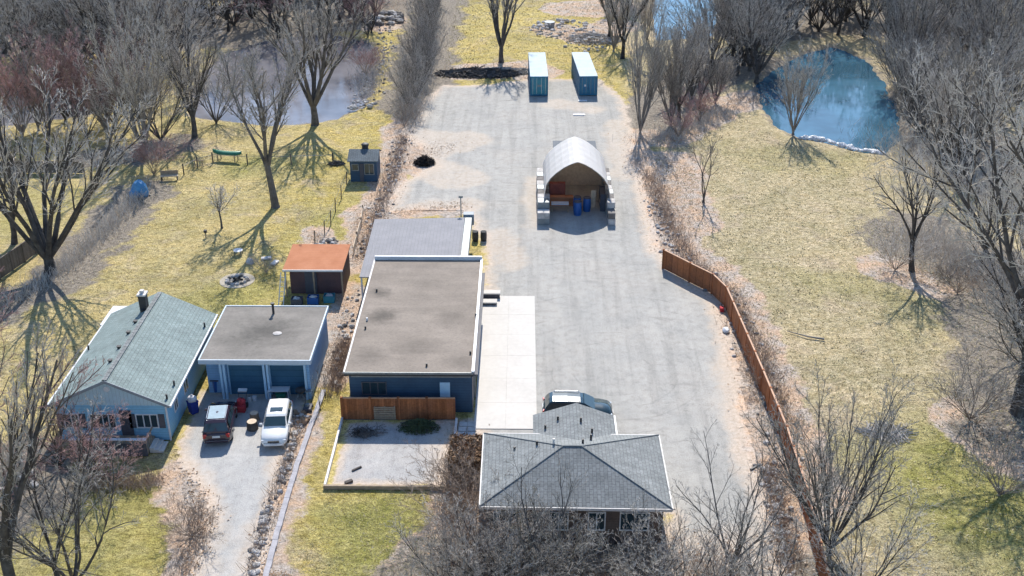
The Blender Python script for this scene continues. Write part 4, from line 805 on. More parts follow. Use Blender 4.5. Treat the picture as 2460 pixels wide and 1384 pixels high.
# ------------------------------------------------------------------ vehicles
def loft(sections, closed=True):
    m = MB(); k = len(sections[0])
    for s in sections: m.v += [tuple(p) for p in s]
    for j in range(len(sections)-1):
        for q in range(k):
            a_ = j*k+q; b_ = j*k+(q+1) % k; m.f.append((a_, b_, b_+k, a_+k))
    m.f.append(tuple(reversed(range(k)))); m.f.append(tuple((len(sections)-1)*k+q for q in range(k))); return m
def suv(loc, rz, paint, label, L=4.6, W=1.88, Hh=1.68, rails=True, sunroof=False, plate_rear=True):
    t = empty('parked_suv', loc, label, 'car', None, rz); h = W/2
    def sec(y, zb, zt, wf, sh=0.92):
        w_ = h*wf; return [(-w_*0.9, y, zb), (-w_, y, zb+0.12), (-w_, y, (zb+zt)/2+0.05), (-w_*0.985, y, zt-0.1), (-w_*sh, y, zt), (0, y, zt+0.025), (w_*sh, y, zt), (w_*0.985, y, zt-0.1), (w_, y, (zb+zt)/2+0.05), (w_, y, zb+0.12), (w_*0.9, y, zb)]
    S = [(0.0, .42, .80, .80), (0.05, .32, .95, .92), (0.22, .28, 1.02, .98), (0.9, .25, 1.05, 1.0), (2.2, .25, 1.03, 1.0), (3.2, .25, 1.02, 1.0), (3.35, .25, .99, 1.0), (3.9, .26, .93, .98), (4.3, .28, .85, .93), (4.52, .34, .72, .84), (4.6, .42, .6, .72)]
    b = loft([sec(y*L/4.6, zb, zt, wf) for y, zb, zt, wf in S]).build('body', M[paint], t, smooth=True)
    # cabin
    def cs(y, zt, wb, wt): return [(-h*wb, y, 0.98), (-h*wt, y, zt-0.08), (-h*wt*0.9, y, zt), (0, y, zt+0.03), (h*wt*0.9, y, zt), (h*wt, y, zt-0.08), (h*wb, y, 0.98)]
    C = [(0.12, 1.06, .93, .90), (0.42, Hh-0.1, .93, .76), (0.62, Hh, .93, .74), (1.6, Hh+0.02, .94, .76), (2.45, Hh-0.03, .94, .76), (2.65, Hh-0.12, .94, .77), (3.42, 1.02, .92, .88)]
    cb = loft([cs(y*L/4.6, zt, wb, wt) for y, zt, wb, wt in C]).build('cabin', M[paint], t, smooth=False)
    def pane(name, pts):
        m = MB(); m.quad(*pts); m.quad(*[tuple(Vector(p)-Vector((0, 0, .012))) for p in reversed(pts)]); return m.build(name, M['glass_car'], cb)
    y = lambda v: v*L/4.6
    pane('windshield', [(-h*.72, y(2.70), Hh-.085), (-h*.82, y(3.36), 1.115), (h*.82, y(3.36), 1.115), (h*.72, y(2.70), Hh-.085)][::-1])
    pane('rear_window', [(-h*.72, y(.385), Hh-.13), (h*.72, y(.385), Hh-.13), (h*.85, y(.15), 1.14), (-h*.85, y(.15), 1.14)][::-1])
    for s in (-1, 1):
        for ya, yb_ in ((.62, 1.35), (1.42, 2.1), (2.17, 2.75)):
            xa = lambda z: s*(h*(.94-(.94-.765)*(z-.98)/(Hh-.06-.98))+.012)
            p = [(xa(1.06), y(ya), 1.06), (xa(1.06), y(yb_ + (.35 if yb_ > 2.5 else 0)), 1.06), (xa(Hh-.16), y(yb_-.03), Hh-.16), (xa(Hh-.16), y(ya+.03), Hh-.16)]
            pane('side_window', p if s > 0 else p[::-1])
    for s in (-1, 1):
        for yy in (.85, 3.65):
            wh = MB().tube([(s*(h-.24), y(yy), .34), (s*(h+.01), y(yy), .34)], .345, 18).build('wheel', M['rubber'], t)
            MB().tube([(s*(h), y(yy), .34), (s*(h+.025), y(yy), .34)], .2, 12).build('rim', M['chrome'], wh)
        MB().rbox((s*h*.80, y(.035), .84), .26, .1, .28, -s*.25).build('tail_light', M['red_lamp'], t, bevel=.02)
        MB().rbox((s*h*.70, y(4.46), .66), .36, .14, .15, s*.35).build('headlight', M['clear_lamp'], t, bevel=.03)
        MB().rbox((s*(h+.06), y(3.05), 1.08), .2, .1, .14).build('mirror', M[paint], t, bevel=.03)
        if rails: MB().tube([(s*h*.66, y(.7), Hh+.02), (s*h*.66, y(.8), Hh+.08), (s*h*.66, y(2.3), Hh+.08), (s*h*.66, y(2.4), Hh)], .025, 6).build('roof_rail', M['chrome'], t)
    MB().rbox((0, y(.02), .42), W*.86, .16, .2).build('bumper', M[paint], t, bevel=.05); MB().rbox((0, y(4.56), .40), W*.74, .14, .2).build('bumper', M[paint], t, bevel=.05)
    MB().rbox((0, y(4.585), .62), .75, .06, .13).build('grille', M['black'], t)
    MB().rbox((0, y(-.02), .78), .5, .03, .14).build('number_plate', M['white'], t); MB().rbox((0, y(4.64), .44), .5, .03, .13).build('number_plate', M['white'], t)
    MB().rbox((0, y(.05), .60), W*.6, .06, .05).build('tailgate_trim', M['chrome'], t)
    MB().tube([(-.35, y(2.9), 1.12), (.1, y(3.1), 1.1)], .015, 4).build('wiper', M['black'], t)
    if paint == 'paint_dark': MB().box(-.56, y(.75), Hh+.03, .56, y(2.4), Hh+.045).build('sky_sheen_panel', M['roof_sky_sheen'], t)  # added pale sheet, paints the sky mirrored in the glossy dark roof
    if sunroof: MB().box(-.42, y(1.75), Hh+.035, .42, y(2.2), Hh+.05).build('sunroof', M['glass_car'], t)
    return t
suv((-20.25, 62.75, 0), math.radians(7), 'paint_dark', 'dark maroon car seen from behind, parked near the blue bungalow', L=4.5, Hh=1.72)
o = suv((-16.75, 66.9, 0), math.radians(184.5), 'paint_white', 'white car facing the viewer on the driveway before the garage', L=4.5, W=1.8, Hh=1.52, rails=False, sunroof=True)
suv((1.5, 66.7, 0), math.radians(-91), 'paint_teal', 'dark teal car parked sideways behind the hip-roofed house', L=4.8, Hh=1.6)

# ------------------------------------------------------------------ yard clutter
def simple(name, loc, label, cat, parts, group=None, rz=0):
    t = empty(name, loc, label, cat, group, rz)
    for nm, mb, mt in parts: mb.build(nm, M[mt], t)
    return t
sb = simple('snow_blower', G(581, 982), 'red snow blower with pale hood standing before the garage doors', 'snow blower', [
    ('auger_housing', MB().rbox((0, -.35, .25), .7, .4, .45).rbox((0, -.55, .3), .72, .05, .5, 0, .3), 'red_cloth'), ('engine_cover', MB().ell((0, .05, .55), .32, .34, .3, 12, 8), 'red_cloth'),
    ('fuel_cap', MB().tube([(.1, .05, .84), (.1, .05, .9)], .06, 10), 'black'), ('chute', MB().tube([(0, -.3, .45), (0, -.3, .85), (0, -.5, 1.05)], [.11, .1, .12], 10), 'red_cloth'),
    ('handle', MB().tube([(-.28, .25, .5), (-.28, .75, 1.05)], .022, 6), 'black'), ('handle', MB().tube([(.28, .25, .5), (.28, .75, 1.05)], .022, 6), 'black'),
    ('control_panel', MB().rbox((0, .72, 1.08), .62, .26, .12, 0, .3), 'white'), ('wheel', MB().tube([(-.4, .2, .2), (-.28, .2, .2)], .2, 14), 'rubber'), ('wheel', MB().tube([(.28, .2, .2), (.4, .2, .2)], .2, 14), 'rubber')])
bb = simple('recycling_bin', G(466, 992), 'deep blue open bin against the side wall of the bungalow', 'bin', [('bin_body', MB().tube([(0, 0, .05), (0, 0, .95)], [.34, .42], 4), 'blue_cloth'), ('rim', MB().tube([(0, 0, .93), (0, 0, 1.0)], .45, 4), 'blue_cloth'),
    ('wheel', MB().tube([(-.28, .28, .1), (-.2, .28, .1)], .1, 10), 'rubber'), ('wheel', MB().tube([(.2, .28, .1), (.28, .28, .1)], .1, 10), 'rubber')])
tag(MB().ell((0, 0, .12), .34, .3, .3, 12, 8, R, .1, -.4).ell((0, .02, .42), .09, .09, .1, 8, 6, R, .1).build('rubbish_bag', M['pale_cloth'], loc=G(466, 992)[:2] + (1.0,), smooth=True), 'pale rubbish bag bulging out of the deep blue bin', 'bag')
simple('white_jug', G(600, 964), 'small cream jug just right of the red snow blower', 'jug', [('jug_body', MB().tube([(0, 0, 0), (0, 0, .3), (0, 0, .38)], [.13, .13, .05], 12), 'cream'), ('cap', MB().tube([(0, 0, .38), (0, 0, .42)], .045, 8), 'black')])
tb = simple('folding_table', G(672, 958), 'white folding table in the garage shade with a green tub beneath', 'table', [('table_top', MB().box(-.75, -.35, .78, .75, .35, .83), 'white')] + [('leg', MB().box(x-.03, y-.03, 0, x+.03, y+.03, .78), 'white') for x in (-.7, .7) for y in (-.3, .3)])
simple('green_tub', G(676, 960), 'green plastic tub standing under the white folding table', 'tub', [('tub', MB().tube([(0, 0, 0), (0, 0, .5)], [.3, .38], 14), 'green_plastic'), ('rim', MB().tube([(0, 0, .5), (0, 0, .54)], .4, 14), 'green_plastic')])
simple('barbecue', G(724, 962), 'dark kettle barbecue at the right of the garage front', 'barbecue', [('bowl', MB().ell((0, 0, .85), .38, .32, .25), 'black')] + [('leg', MB().tube([(x*.1, y*.1, .7), (x*.35, y*.3, 0)], .025, 6), 'steel') for x, y in ((-1, -1), (1, -1), (0, 1))] + [('side_shelf', MB().box(.36, -.2, .8, .75, .2, .84), 'steel')])
simple('push_mower', G(740, 985), 'dark push mower parked at the corner below the garage', 'mower', [('deck', MB().rbox((0, 0, .22), .55, .8, .2), 'charcoal'), ('engine', MB().tube([(0, 0, .32), (0, 0, .5)], .16, 10), 'steel'), ('handlebar', MB().tube([(-.22, .35, .3), (-.22, .95, .95), (.22, .95, .95), (.22, .35, .3)], .02, 6), 'black')] + [('wheel', MB().tube([(x-.03, y, .1), (x+.03, y, .1)], .1, 10), 'rubber') for x in (-.3, .3) for y in (-.32, .32)])
simple('wheelie_bin', G(520, 940), 'dark blue wheeled bin in the corner between bungalow and garage', 'bin', [('bin_body', MB().tube([(0, 0, .05), (0, 0, 1.0)], [.3, .38], 4), 'blue_plastic'), ('lid', MB().rbox((0, 0, 1.04), .6, .64, .06, 0, .06), 'charcoal'), ('wheel', MB().tube([(-.25, .25, .09), (-.18, .25, .09)], .09, 8), 'rubber'), ('wheel', MB().tube([(.18, .25, .09), (.25, .25, .09)], .09, 8), 'rubber')])
simple('white_bucket', G(612, 962), 'small white bucket on the ground right of the red snow blower', 'bucket', [('pail', MB().tube([(0, 0, 0), (0, 0, .35)], [.13, .17], 12), 'white'), ('handle', MB().tube([(-.17, 0, .33), (0, 0, .5), (.17, 0, .33)], .01, 5), 'steel')])
simple('wood_stump', G(612, 1008), 'pale cut log standing between the cars, nearer the garage', 'log', [('bark_side', MB().tube([(0, 0, 0), (0, 0, .55)], [.34, .3], 12), 'wood'), ('cut_face', MB().tube([(0, 0, .55), (0, 0, .56)], .28, 12), 'wood_pale')])
simple('wood_stump', G(607, 1030), 'broad pale cut log beside the white car mirror', 'log', [('bark_side', MB().tube([(0, 0, 0), (0, 0, .6)], [.4, .36], 12), 'bark'), ('cut_face', MB().tube([(0, 0, .6), (0, 0, .61)], .33, 12), 'wood_pale')])
def rock(mb, x, y, r, z=0): mb.ell((x, y, z+r*.3), r*R.uniform(.8, 1.3), r*R.uniform(.7, 1.1), r*R.uniform(.5, .8), 7, 5, R, .18)
def pile(name, loc, label, cat, n, rad, rs, mats, kind=None):
    t = empty(name, loc, label, cat)
    for m_i, mt in enumerate(mats):
        m = MB()
        for _ in range(n):
            a_ = R.uniform(0, 6.28); r_ = rad*math.sqrt(R.random()); rock(m, r_*math.cos(a_), r_*math.sin(a_), R.uniform(*rs), max(0, .3*(rad-r_)))
        o = m.build('stones', M[mt], t); o['kind'] = 'stuff'
    return t
pile('rock_heap', G(712, 1010), 'heap of tan rocks right of the white car', 'rocks', 14, .9, (.12, .32), ['litter', 'stone'])
# fire pit
fp = empty('fire_pit', G(570, 674), 'round stone fire pit in a worn ring on the left lawn', 'fire pit')
MB().tube([(0, 0, .0), (0, 0, .012)], 1.5, 28).build('worn_ring', M['ash'], fp)
for k in range(14):
    a_ = k*6.283/14; m = MB(); rock(m, .85*math.cos(a_), .85*math.sin(a_), .2); m.build('ring_stone', M['stone' if k % 3 else 'stone_dark'], fp)
m = MB(); [m.tube([(math.cos(q)*.5, math.sin(q)*.5, .05), (-math.cos(q)*.3, -math.sin(q)*.3, .25)], .07, 6) for q in (0.2, 1.3, 2.5, 4.1)]; m.build('burnt_logs', M['char'], fp)
simple('garden_stool', G(573, 612), 'white garden stool on the lawn beyond the fire pit', 'stool', [('seat', MB().tube([(0, 0, .42), (0, 0, .48)], .42, 14), 'white')] + [('leg', MB().tube([(x*.25, y*.25, .42), (x*.3, y*.3, 0)], .03, 6), 'charcoal') for x, y in ((1, 1), (-1, 1), (1, -1), (-1, -1))])
m = MB(); rock(m, 0, 0, .42); tag(m.build('boulder', M['stone'], loc=G(600, 632)), 'grey boulder right of the white garden stool', 'boulder')
for k, (px, py, lb) in enumerate(((640, 622, 'flat pale slab lying left of the orange-roofed shed'), (660, 633, 'small cream slab touching the shed corner'))):
    tag(MB().rbox((0, 0, .08), .9, .5, .14, .3+k).build('stone_slab', M['cream'], loc=G(px, py), bevel=.03), lb, 'slab')
simple('garden_lantern', G(495, 570), 'small dark lantern post alone on the left lawn', 'lantern', [('post', MB().tube([(0, 0, 0), (0, 0, .5)], .05, 8), 'black'), ('lantern_head', MB().rbox((0, 0, .6), .26, .26, .26), 'black')])
# benches / canoe
cn = empty('green_canoe', G(548, 386), 'dark green canoe resting on trestles at the far lawn edge', 'canoe', rz=math.radians(-12))
sec_ = []
for k in range(9):
    u = -1+2*k/8; w_ = .42*(1-u*u)**.6+.02; sec_.append([(u*1.7, -w_, .75+.1*u*u), (u*1.7, -w_*.7, 1.0), (u*1.7, 0, 1.12+.12*u*u), (u*1.7, w_*.7, 1.0), (u*1.7, w_, .75+.1*u*u)])
loft(sec_).build('hull', M['green_plastic'], cn, smooth=True)
for x in (-1.0, 1.0): MB().box(x-.05, -.5, .7, x+.05, .5, .78).box(x-.04, -.45, 0, x+.04, -.37, .7).box(x-.04, .37, 0, x+.04, .45, .7).build('trestle', M['wood'], cn)
bn = empty('wooden_bench', G(408, 432), 'rough wooden bench beside the rust-brown bush on the lawn edge', 'bench', rz=math.radians(10))
MB().box(-.9, -.25, .42, .9, .25, .5).build('seat', M['wood_pale'], bn); MB().box(-.9, .22, .5, .9, .28, .95).build('backrest', M['wood'], bn)
for x in (-.8, .8): MB().box(x-.05, -.22, 0, x+.05, .22, .42).build('leg', M['bark'], bn)
simple('sawhorse', G(478, 402), 'small sawhorse standing alone on the far lawn', 'sawhorse', [('beam', MB().box(-.6, -.06, .72, .6, .06, .82), 'wood')] + [('leg', MB().tube([(x, 0, .75), (x, y, 0)], .035, 5), 'wood') for x in (-.4, .4) for y in (-.25, .25)])
bt = empty('tarp_heap', G(338, 470), 'bright blue tarp draped over a heap beside the rust-brown bush', 'tarp')
m = MB(); m.ell((0, 0, .35), .85, .75, 1.35, 14, 10, R, .07, -.25); m.ell((-.45, -.3, .2), .55, .6, .75, 12, 8, R, .08, -.25); m.build('tarp', M['blue_tarp'], bt)
for k in range(6): a_ = k*1.05; m = MB(); rock(m, .95*math.cos(a_), .85*math.sin(a_), .12); m.build('tarp_weight', M['stone_dark'], bt)
# patio clutter
pl = empty('wooden_pallet', G(925, 1012), 'weathered wooden pallet leaning against the patio fence', 'pallet')
for k in range(7): MB().rbox((0, 0.10+.0, .14+k*.15), 1.5, .03, .11, 0, .35 if False else 0).build('slat', M['wood'], pl)
for x in (-.68, 0, .68): MB().box(x-.04, .12, .05, x+.04, .2, 1.12).build('bearer', M['wood'], pl)
simple('timber_offcut', G(838, 1160), 'dark offcut of timber at the near left patio corner', 'timber', [('timber', MB().rbox((0, 0, .08), .5, .22, .16, .6), 'bark')])
simple('timber_offcut', G(857, 1128), 'short dark stick lying on the sunny patio gravel', 'timber', [('timber', MB().rbox((0, 0, .06), .7, .12, .1, .7), 'bark')])
# lot clutter
simple('white_plank', G(1400, 243), 'white plank lying on gravel between the containers', 'plank', [('plank', MB().rbox((0, 0, .06), 1.1, .4, .1, 0), 'white')])
simple('white_plank', G(1391, 277), 'white plank lying on gravel in front of the containers', 'plank', [('plank', MB().rbox((0, 0, .06), 1.4, .45, .1, 0), 'white')])
simple('red_can', G(1738, 748), 'small red fuel can at the foot of the board fence bend', 'can', [('can_body', MB().rbox((-.15, 0, .2), .3, .4, .36), 'red_cloth'), ('spout', MB().tube([(-.15, .1, .38), (-.15, .25, .55)], .03, 6), 'black')])
simple('white_sack', G(1747, 797), 'white sack slumped on gravel beside the board fence', 'sack', [('bag', MB().ell((-.1, 0, .15), .3, .4, .2, 10, 7, R, .1), 'white')])
simple('fallen_log', G(1980, 818), 'thin fallen branch lying on the right-hand lawn', 'branch', [('branch', MB().tube([(0, 0, .12), (-1.2, .35, .15), (-2.6, 1.3, .1)], [.09, .06, .03], 6), 'twig')])
simple('drain_grate', G(1815, 1123), 'dark short pole lying at the lot edge near the fence', 'pole', [('pole', MB().rbox((0, 0, .06), 1.0, .12, .1, .7), 'black')])
simple('blue_tub', G(1320, 66), 'blue-grey round tub among pale stones beyond the containers', 'tub', [('tub', MB().tube([(0, 0, 0), (0, 0, .9)], [.75, .85], 14), 'steel_blue'), ('water_fill', MB().tube([(0, 0, .7), (0, 0, .78)], .78, 14), 'glass')])
pile('stone_scatter', G(1350, 72), 'pale stones strewn round the blue-grey tub beyond the containers', 'stones', 90, 5.5, (.12, .4), ['stone'])
pile('stone_scatter', G(1420, 110), 'loose pale stones right of the containers', 'stones', 60, 4.0, (.1, .3), ['stone'])
pile('rock_heap', G(925, 48), 'pale boulders on the narrow path at the far top', 'rocks', 40, 3.5, (.2, .7), ['stone', 'stone_dark'])
pile('rock_heap', G(870, 255), 'pale rocks on the shore at the near right of the left pond', 'rocks', 22, 1.8, (.15, .4), ['stone'])
pile('rock_heap', G(790, 590), 'jumble of grey rocks and debris behind the orange-roofed shed', 'rocks', 26, 1.3, (.1, .3), ['stone', 'stone_dark'])
pile('rock_heap', G(1108, 1125), 'pinkish stones between the brown hedge and the brown bushes', 'rocks', 14, .8, (.15, .32), ['litter_pale'])
pile('rock_heap', G(25, 1160), 'grey and white rocks at the left edge of the near lawn', 'rocks', 26, 1.7, (.12, .35), ['stone', 'stone_dark'])
m = MB()
for p, q in zip(P((1925, 328), (1990, 338), (2050, 356), (2120, 367))[:-1], P((1925, 328), (1990, 338), (2050, 356), (2120, 367))[1:]):
    for k in range(16):
        u = k/16; rock(m, p[0]+(q[0]-p[0])*u+R.uniform(-.2, .2), p[1]+(q[1]-p[1])*u-.3+R.uniform(-.25, .25), R.uniform(.2, .42), -.05)
o = tag(m.build('shore_stones', M['white']), 'line of white stones along the near bank of the blue pond', 'stones'); o['kind'] = 'stuff'
# clutter in front of the orange shed
for (dx, dy, mt, nm, lb) in ((-18.6, 83.3, 'charcoal', 'crate', 'dark crate at the left end of the shed clutter'), (-17.3, 83.6, 'blue_plastic', 'crate', 'blue crate in the middle of the shed clutter'), (-16.0, 83.9, 'teal_steel', 'crate', 'teal crate right of the blue one before the shed')):
    simple(nm, (dx, dy, 0), lb, 'crate', [('shell', MB().box(-.45, -.35, 0, .45, .35, .06).box(-.45, -.35, .06, -.4, .35, .6).box(.4, -.35, .06, .45, .35, .6).box(-.4, -.35, .06, .4, -.3, .6).box(-.4, .3, .06, .4, .35, .6), mt), ('contents', MB().ell((0, 0, .45), .35, .26, .25, 8, 6, R, .2), 'stone')])
for (dx, dy, lb) in ((-18.0, 82.0, 'white flat pan on the ground before the shed, left one'), (-17.2, 82.0, 'white flat pan on the ground before the shed, middle one'), (-16.5, 82.05, 'white flat pan on the ground before the shed, right one')):
    simple('white_pan', (dx, dy, 0), lb, 'pan', [('dish', MB().tube([(0, 0, 0), (0, 0, .12)], [.2, .28], 12), 'white'), ('soil', MB().tube([(0, 0, .1), (0, 0, .125)], .2, 10), 'stone_dark')], 'white pans before the shed')
simple('ladder', (-19.9, 83.0, 0), 'pale ladder leaning at the left post of the orange-roofed shed', 'ladder', [('rail', MB().tube([(x, 0, 0), (x+.1, 1.6, 2.3)], .04, 6), 'white') for x in (-.2, .2)] + [('rung', MB().tube([(-.2+.1*k/7, 1.6*k/7, 2.3*k/7), (.2+.1*k/7, 1.6*k/7, 2.3*k/7)], .025, 5), 'white') for k in range(1, 7)])

#__VEG__
# ------------------------------------------------------------------ bare trees
def rot_about(d, ang, az):
    u = d.cross(Vector((0, 0, 1)))
    if u.length < 1e-3: u = Vector((1, 0, 0))
    u.normalize(); v = d.cross(u)
    return (d*math.cos(ang) + (u*math.cos(az)+v*math.sin(az))*math.sin(ang)).normalized()
def grow_tree(seed, Hh, stems, fork, lean, kids, angs, lens, up, r0, wig=0.12, rmin=0.016, start=0.25, single=0.0):
    """bare tree: `stems` limbs leave at height `fork`, each branching len(kids) times; returns trunk and crown meshes"""
    rng = random.Random(seed); tr = MB(); cr = MB()
    def branch(p, d, L, r, lvl):
        n = (8, 5, 3, 2, 1)[min(lvl, 4)]
        pts = [p.copy()]; rad = [r]; r_end = max(rmin*0.7, r*(0.22 if lvl == 0 else 0.4)); dirs = [d.copy()]
        for k in range(n):
            d = (d + Vector((rng.gauss(0, wig), rng.gauss(0, wig), rng.gauss(0, wig*.6) + up[min(lvl, len(up)-1)]))).normalized()
            p = p + d*(L/n); pts.append(p.copy()); dirs.append(d.copy()); rad.append(max(rmin*0.7, r+(r_end-r)*(k+1)/n))
        (tr if lvl <= 1 else cr).tube(pts, rad, 7 if lvl == 0 else (4 if lvl == 1 else 3), cap=lvl == 0)
        if lvl < len(kids):
            m = kids[lvl]; az = rng.uniform(0, 6.28)
            for c in range(m):
                s = start if lvl == 0 else 0.15
                t = s + (1-s)*(c+rng.random()*.8)/m; t = min(t, 0.999); fi = t*n; k = int(fi); q = pts[k].lerp(pts[k+1], fi-k)
                az += 2.4+rng.uniform(-.5, .5); an = angs[lvl]*rng.uniform(.65, 1.3)
                LL = L*lens[lvl]*(1.12-.62*t)*rng.uniform(.7, 1.25)
                branch(q, rot_about(dirs[k], an, az), LL, max(rmin, min(rad[k]*0.55, .026*LL+.004)), lvl+1)
    if fork > 0.05:
        b = Vector((0, 0, -0.1)); tp = Vector((rng.uniform(-.3, .3)*fork*.3, rng.uniform(-.2, .2)*fork*.3, fork))
        rr = r0*(1.15 if stems > 1 else 1.0); mid = b.lerp(tp, .5)+Vector((rng.uniform(-.1, .1), rng.uniform(-.1, .1), 0))*fork*.3
        tr.tube([b, Vector((0, 0, .15)), mid, tp], [rr*1.6, rr*1.25, rr, rr*.9], 9)
    else: tp = Vector((0, 0, -0.05)); rr = r0
    for s in range(stems):
        az = s*6.283/max(stems, 1)+rng.uniform(-.4, .4); an = lean*rng.uniform(.45, 1.2) if stems > 1 else lean*.2
        if single and s == 0: an = 0.03
        d = Vector((math.sin(an)*math.cos(az), math.sin(an)*math.sin(az), math.cos(an)))
        off = Vector((math.cos(az), math.sin(az), 0))*(rr*.5 if stems > 1 else 0)
        L = (Hh-fork)*rng.uniform(.78, 1.0)/max(.6, math.cos(an))
        branch(tp+off, d, L, r0*(rng.uniform(.55, .8) if stems > 1 else .88), 0)
    def fin(mb, nm):
        me = bpy.data.meshes.new(nm); me.from_pydata(mb.v, [], mb.f); me.update(); return me
    return fin(tr, 'trunk'), fin(cr, 'crown')
PROTO = {}
def proto(key, tm, cm, *a, **k):
    t, c = grow_tree(*a, **k); t.materials.append(M[tm]); c.materials.append(M[cm]); PROTO[key] = (t, c, a[1])
U = [0.02, 0.05, 0.06, 0.05]
proto('vaseA', 'bark', 'twig', 11, 15, 9, 1.4, .50, (9, 6, 5, 2), (.38, .45, .5, .5), (.40, .42, .45, .6), [.03, .06, .06, .05], .32, wig=.07, rmin=.015)
proto('vaseB', 'bark', 'twig', 12, 15, 8, 2.4, .40, (9, 6, 5, 2), (.38, .45, .5, .5), (.38, .42, .45, .6), [.035, .07, .07, .05], .30, wig=.06, rmin=.015)
proto('vaseC', 'bark_pale', 'twig_pale', 13, 14, 9, .8, .42, (9, 6, 5, 2), (.35, .42, .5, .5), (.36, .42, .45, .6), [.035, .07, .06, .05], .22, wig=.07, rmin=.015)
proto('uprA', 'bark_pale', 'twig_pale', 14, 14, 5, 4.0, .30, (11, 7, 5, 2), (.36, .42, .5, .5), (.40, .42, .45, .6), [.05, .09, .08, .06], .20, wig=.06, rmin=.014)
proto('uprB', 'bark', 'twig', 15, 14, 5, 2.8, .34, (10, 6, 5, 2), (.4, .45, .5, .5), (.40, .42, .45, .6), [.045, .08, .07, .06], .28, wig=.07, rmin=.015)
proto('bushA', 'bark_pale', 'twig_pale', 16, 11, 13, .3, .55, (9, 5, 4, 2), (.45, .5, .55, .5), (.38, .42, .45, .6), [.03, .05, .05, .05], .13, wig=.09, rmin=.014)
proto('bushB', 'bark', 'twig', 17, 8, 13, .15, .60, (9, 5, 4, 2), (.45, .5, .6, .5), (.40, .42, .45, .6), [.02, .05, .04, .03], .10, wig=.09, rmin=.012)
proto('bushR', 'twig_brown', 'twig_red', 18, 7, 12, .15, .6, (9, 5, 4, 3), (.5, .6, .6, .6), (.38, .45, .5, .6), [.02, .04, .03, .02], .08, rmin=.012)
proto('bigA', 'bark', 'twig', 19, 24, 8, 6.0, .5, (12, 7, 5, 2), (.55, .6, .6, .6), (.42, .45, .42, .55), [.03, .02, .02, .0], .42, wig=.12, rmin=.012, single=1)
proto('bigB', 'bark', 'twig_pale', 20, 17, 6, 4.5, .5, (10, 6, 5, 2), (.6, .6, .6, .6), (.42, .45, .45, .6), [.03, .03, .02, .0], .34, wig=.14, rmin=.015, single=1)
proto('redT', 'bark', 'twig_red', 21, 13, 9, .6, .5, (9, 5, 5, 2), (.45, .5, .6, .6), (.38, .42, .45, .6), [.03, .05, .03, .02], .18, rmin=.014)
proto('thin', 'bark', 'twig', 22, 7, 3, .5, .22, (7, 4, 2), (.45, .5, .5), (.34, .4, .5), [.05, .06, .05], .08, rmin=.014)
proto('shrub', 'twig_brown', 'twig_pale', 23, 2.6, 14, .08, .75, (7, 5, 4), (.55, .6, .6), (.42, .5, .5), [.03, .03, .02], .03, rmin=.006)
proto('shrubB', 'twig_brown', 'twig_brown', 24, 2.4, 14, .08, .8, (7, 5, 4), (.6, .6, .6), (.42, .5, .5), [.02, .02, .02], .03, rmin=.006)
proto('small', 'bark', 'twig_pale', 25, 3.2, 7, 1.3, .8, (8, 5, 4), (.6, .6, .6), (.42, .5, .5), [.02, .02, .02], .06, rmin=.008, start=.1)
proto('vaseT', 'bark', 'twig', 26, 12, 10, .9, .62, (10, 6, 4, 2), (.42, .5, .55, .5), (.38, .44, .45, .6), [.035, .05, .04, .03], .22, wig=.09, rmin=.009)
proto('narrow', 'bark_pale', 'twig', 31, 12, 15, .4, .33, (10, 5, 4, 2), (.3, .4, .5, .5), (.36, .42, .45, .6), [.04, .07, .06, .05], .13, wig=.06, rmin=.012)
proto('dome', 'bark', 'twig', 32, 10, 15, .5, .52, (10, 6, 4, 2), (.45, .5, .6, .6), (.36, .42, .45, .6), [.05, .05, .03, .02], .15, wig=.09, rmin=.012)
proto('twinA', 'bark', 'twig', 27, 10, 7, 1.2, .6, (8, 5, 3, 2), (.5, .55, .6, .5), (.38, .44, .45, .6), [.03, .04, .04, .03], .14, wig=.10, rmin=.009)
def tree(key, loc, Hh, label, cat='tree', group=None, name='bare_tree', wide=1.0, rz=None, crown=None, trunkm=None):
    t, c, h0 = PROTO[key]; s = Hh/h0
    e = empty(name, (loc[0], loc[1], -0.03), label, cat, group, R.uniform(0, 6.28) if rz is None else rz); e.scale = (s*wide, s*wide, s)
    e.rotation_euler[0] = R.gauss(0, .045); e.rotation_euler[1] = R.gauss(0, .045)
    for nm, me in (('trunk', t), ('crown', c)):
        o = bpy.data.objects.new(nm, me); SC.collection.objects.link(o); o.parent = e
    return e
# trees one can point to
tree('vaseA', gp(122, 655), 16.5, 'big dark many-limbed bare tree above the weathered fence at left', wide=1.15, rz=1.0)
tree('uprB', gp(35, 585), 11, 'slim bare tree at the left edge just behind the weathered fence')
tree('vaseC', gp(348, 372), 16, 'upright pale-limbed bare tree beside the rust-brown bush', rz=.5)
tree('uprB', gp(468, 330), 12.5, 'dark leaning bare tree at the near left bank of the left pond', rz=2)
tree('vaseB', gp(757, 300), 15.5, 'dark stout vase-shaped bare tree on the near bank of the left pond', rz=2.1, wide=1.1)
tree('uprA', gp(662, 497), 15.5, 'slender pale-twigged bare tree standing alone in the middle of the lawn', rz=.4, wide=1.3)
tree('small', gp(533, 548), 4.0, 'small round-headed bare tree on the left lawn', rz=1)
tree('vaseB', gp(1204, 150), 14.5, 'bare vase-shaped tree beyond the log heap left of the containers', wide=.95, rz=4)
tree('narrow', gp(1538, 322), 13.5, 'large brown-twigged bare tree right of the arched shelter', wide=.8)
tree('narrow', gp(1612, 300), 10.5, 'brown bushy bare tree beside the large one right of the shelter', wide=.95)
tree('thin', gp(1690, 487), 8.2, 'thin forked sapling on the slope between lot and right lawn', rz=.2)
tree('narrow', gp(1905, 322), 9.5, 'fan-shaped bare shrub tree at the near bank of the blue pond', wide=1.05)
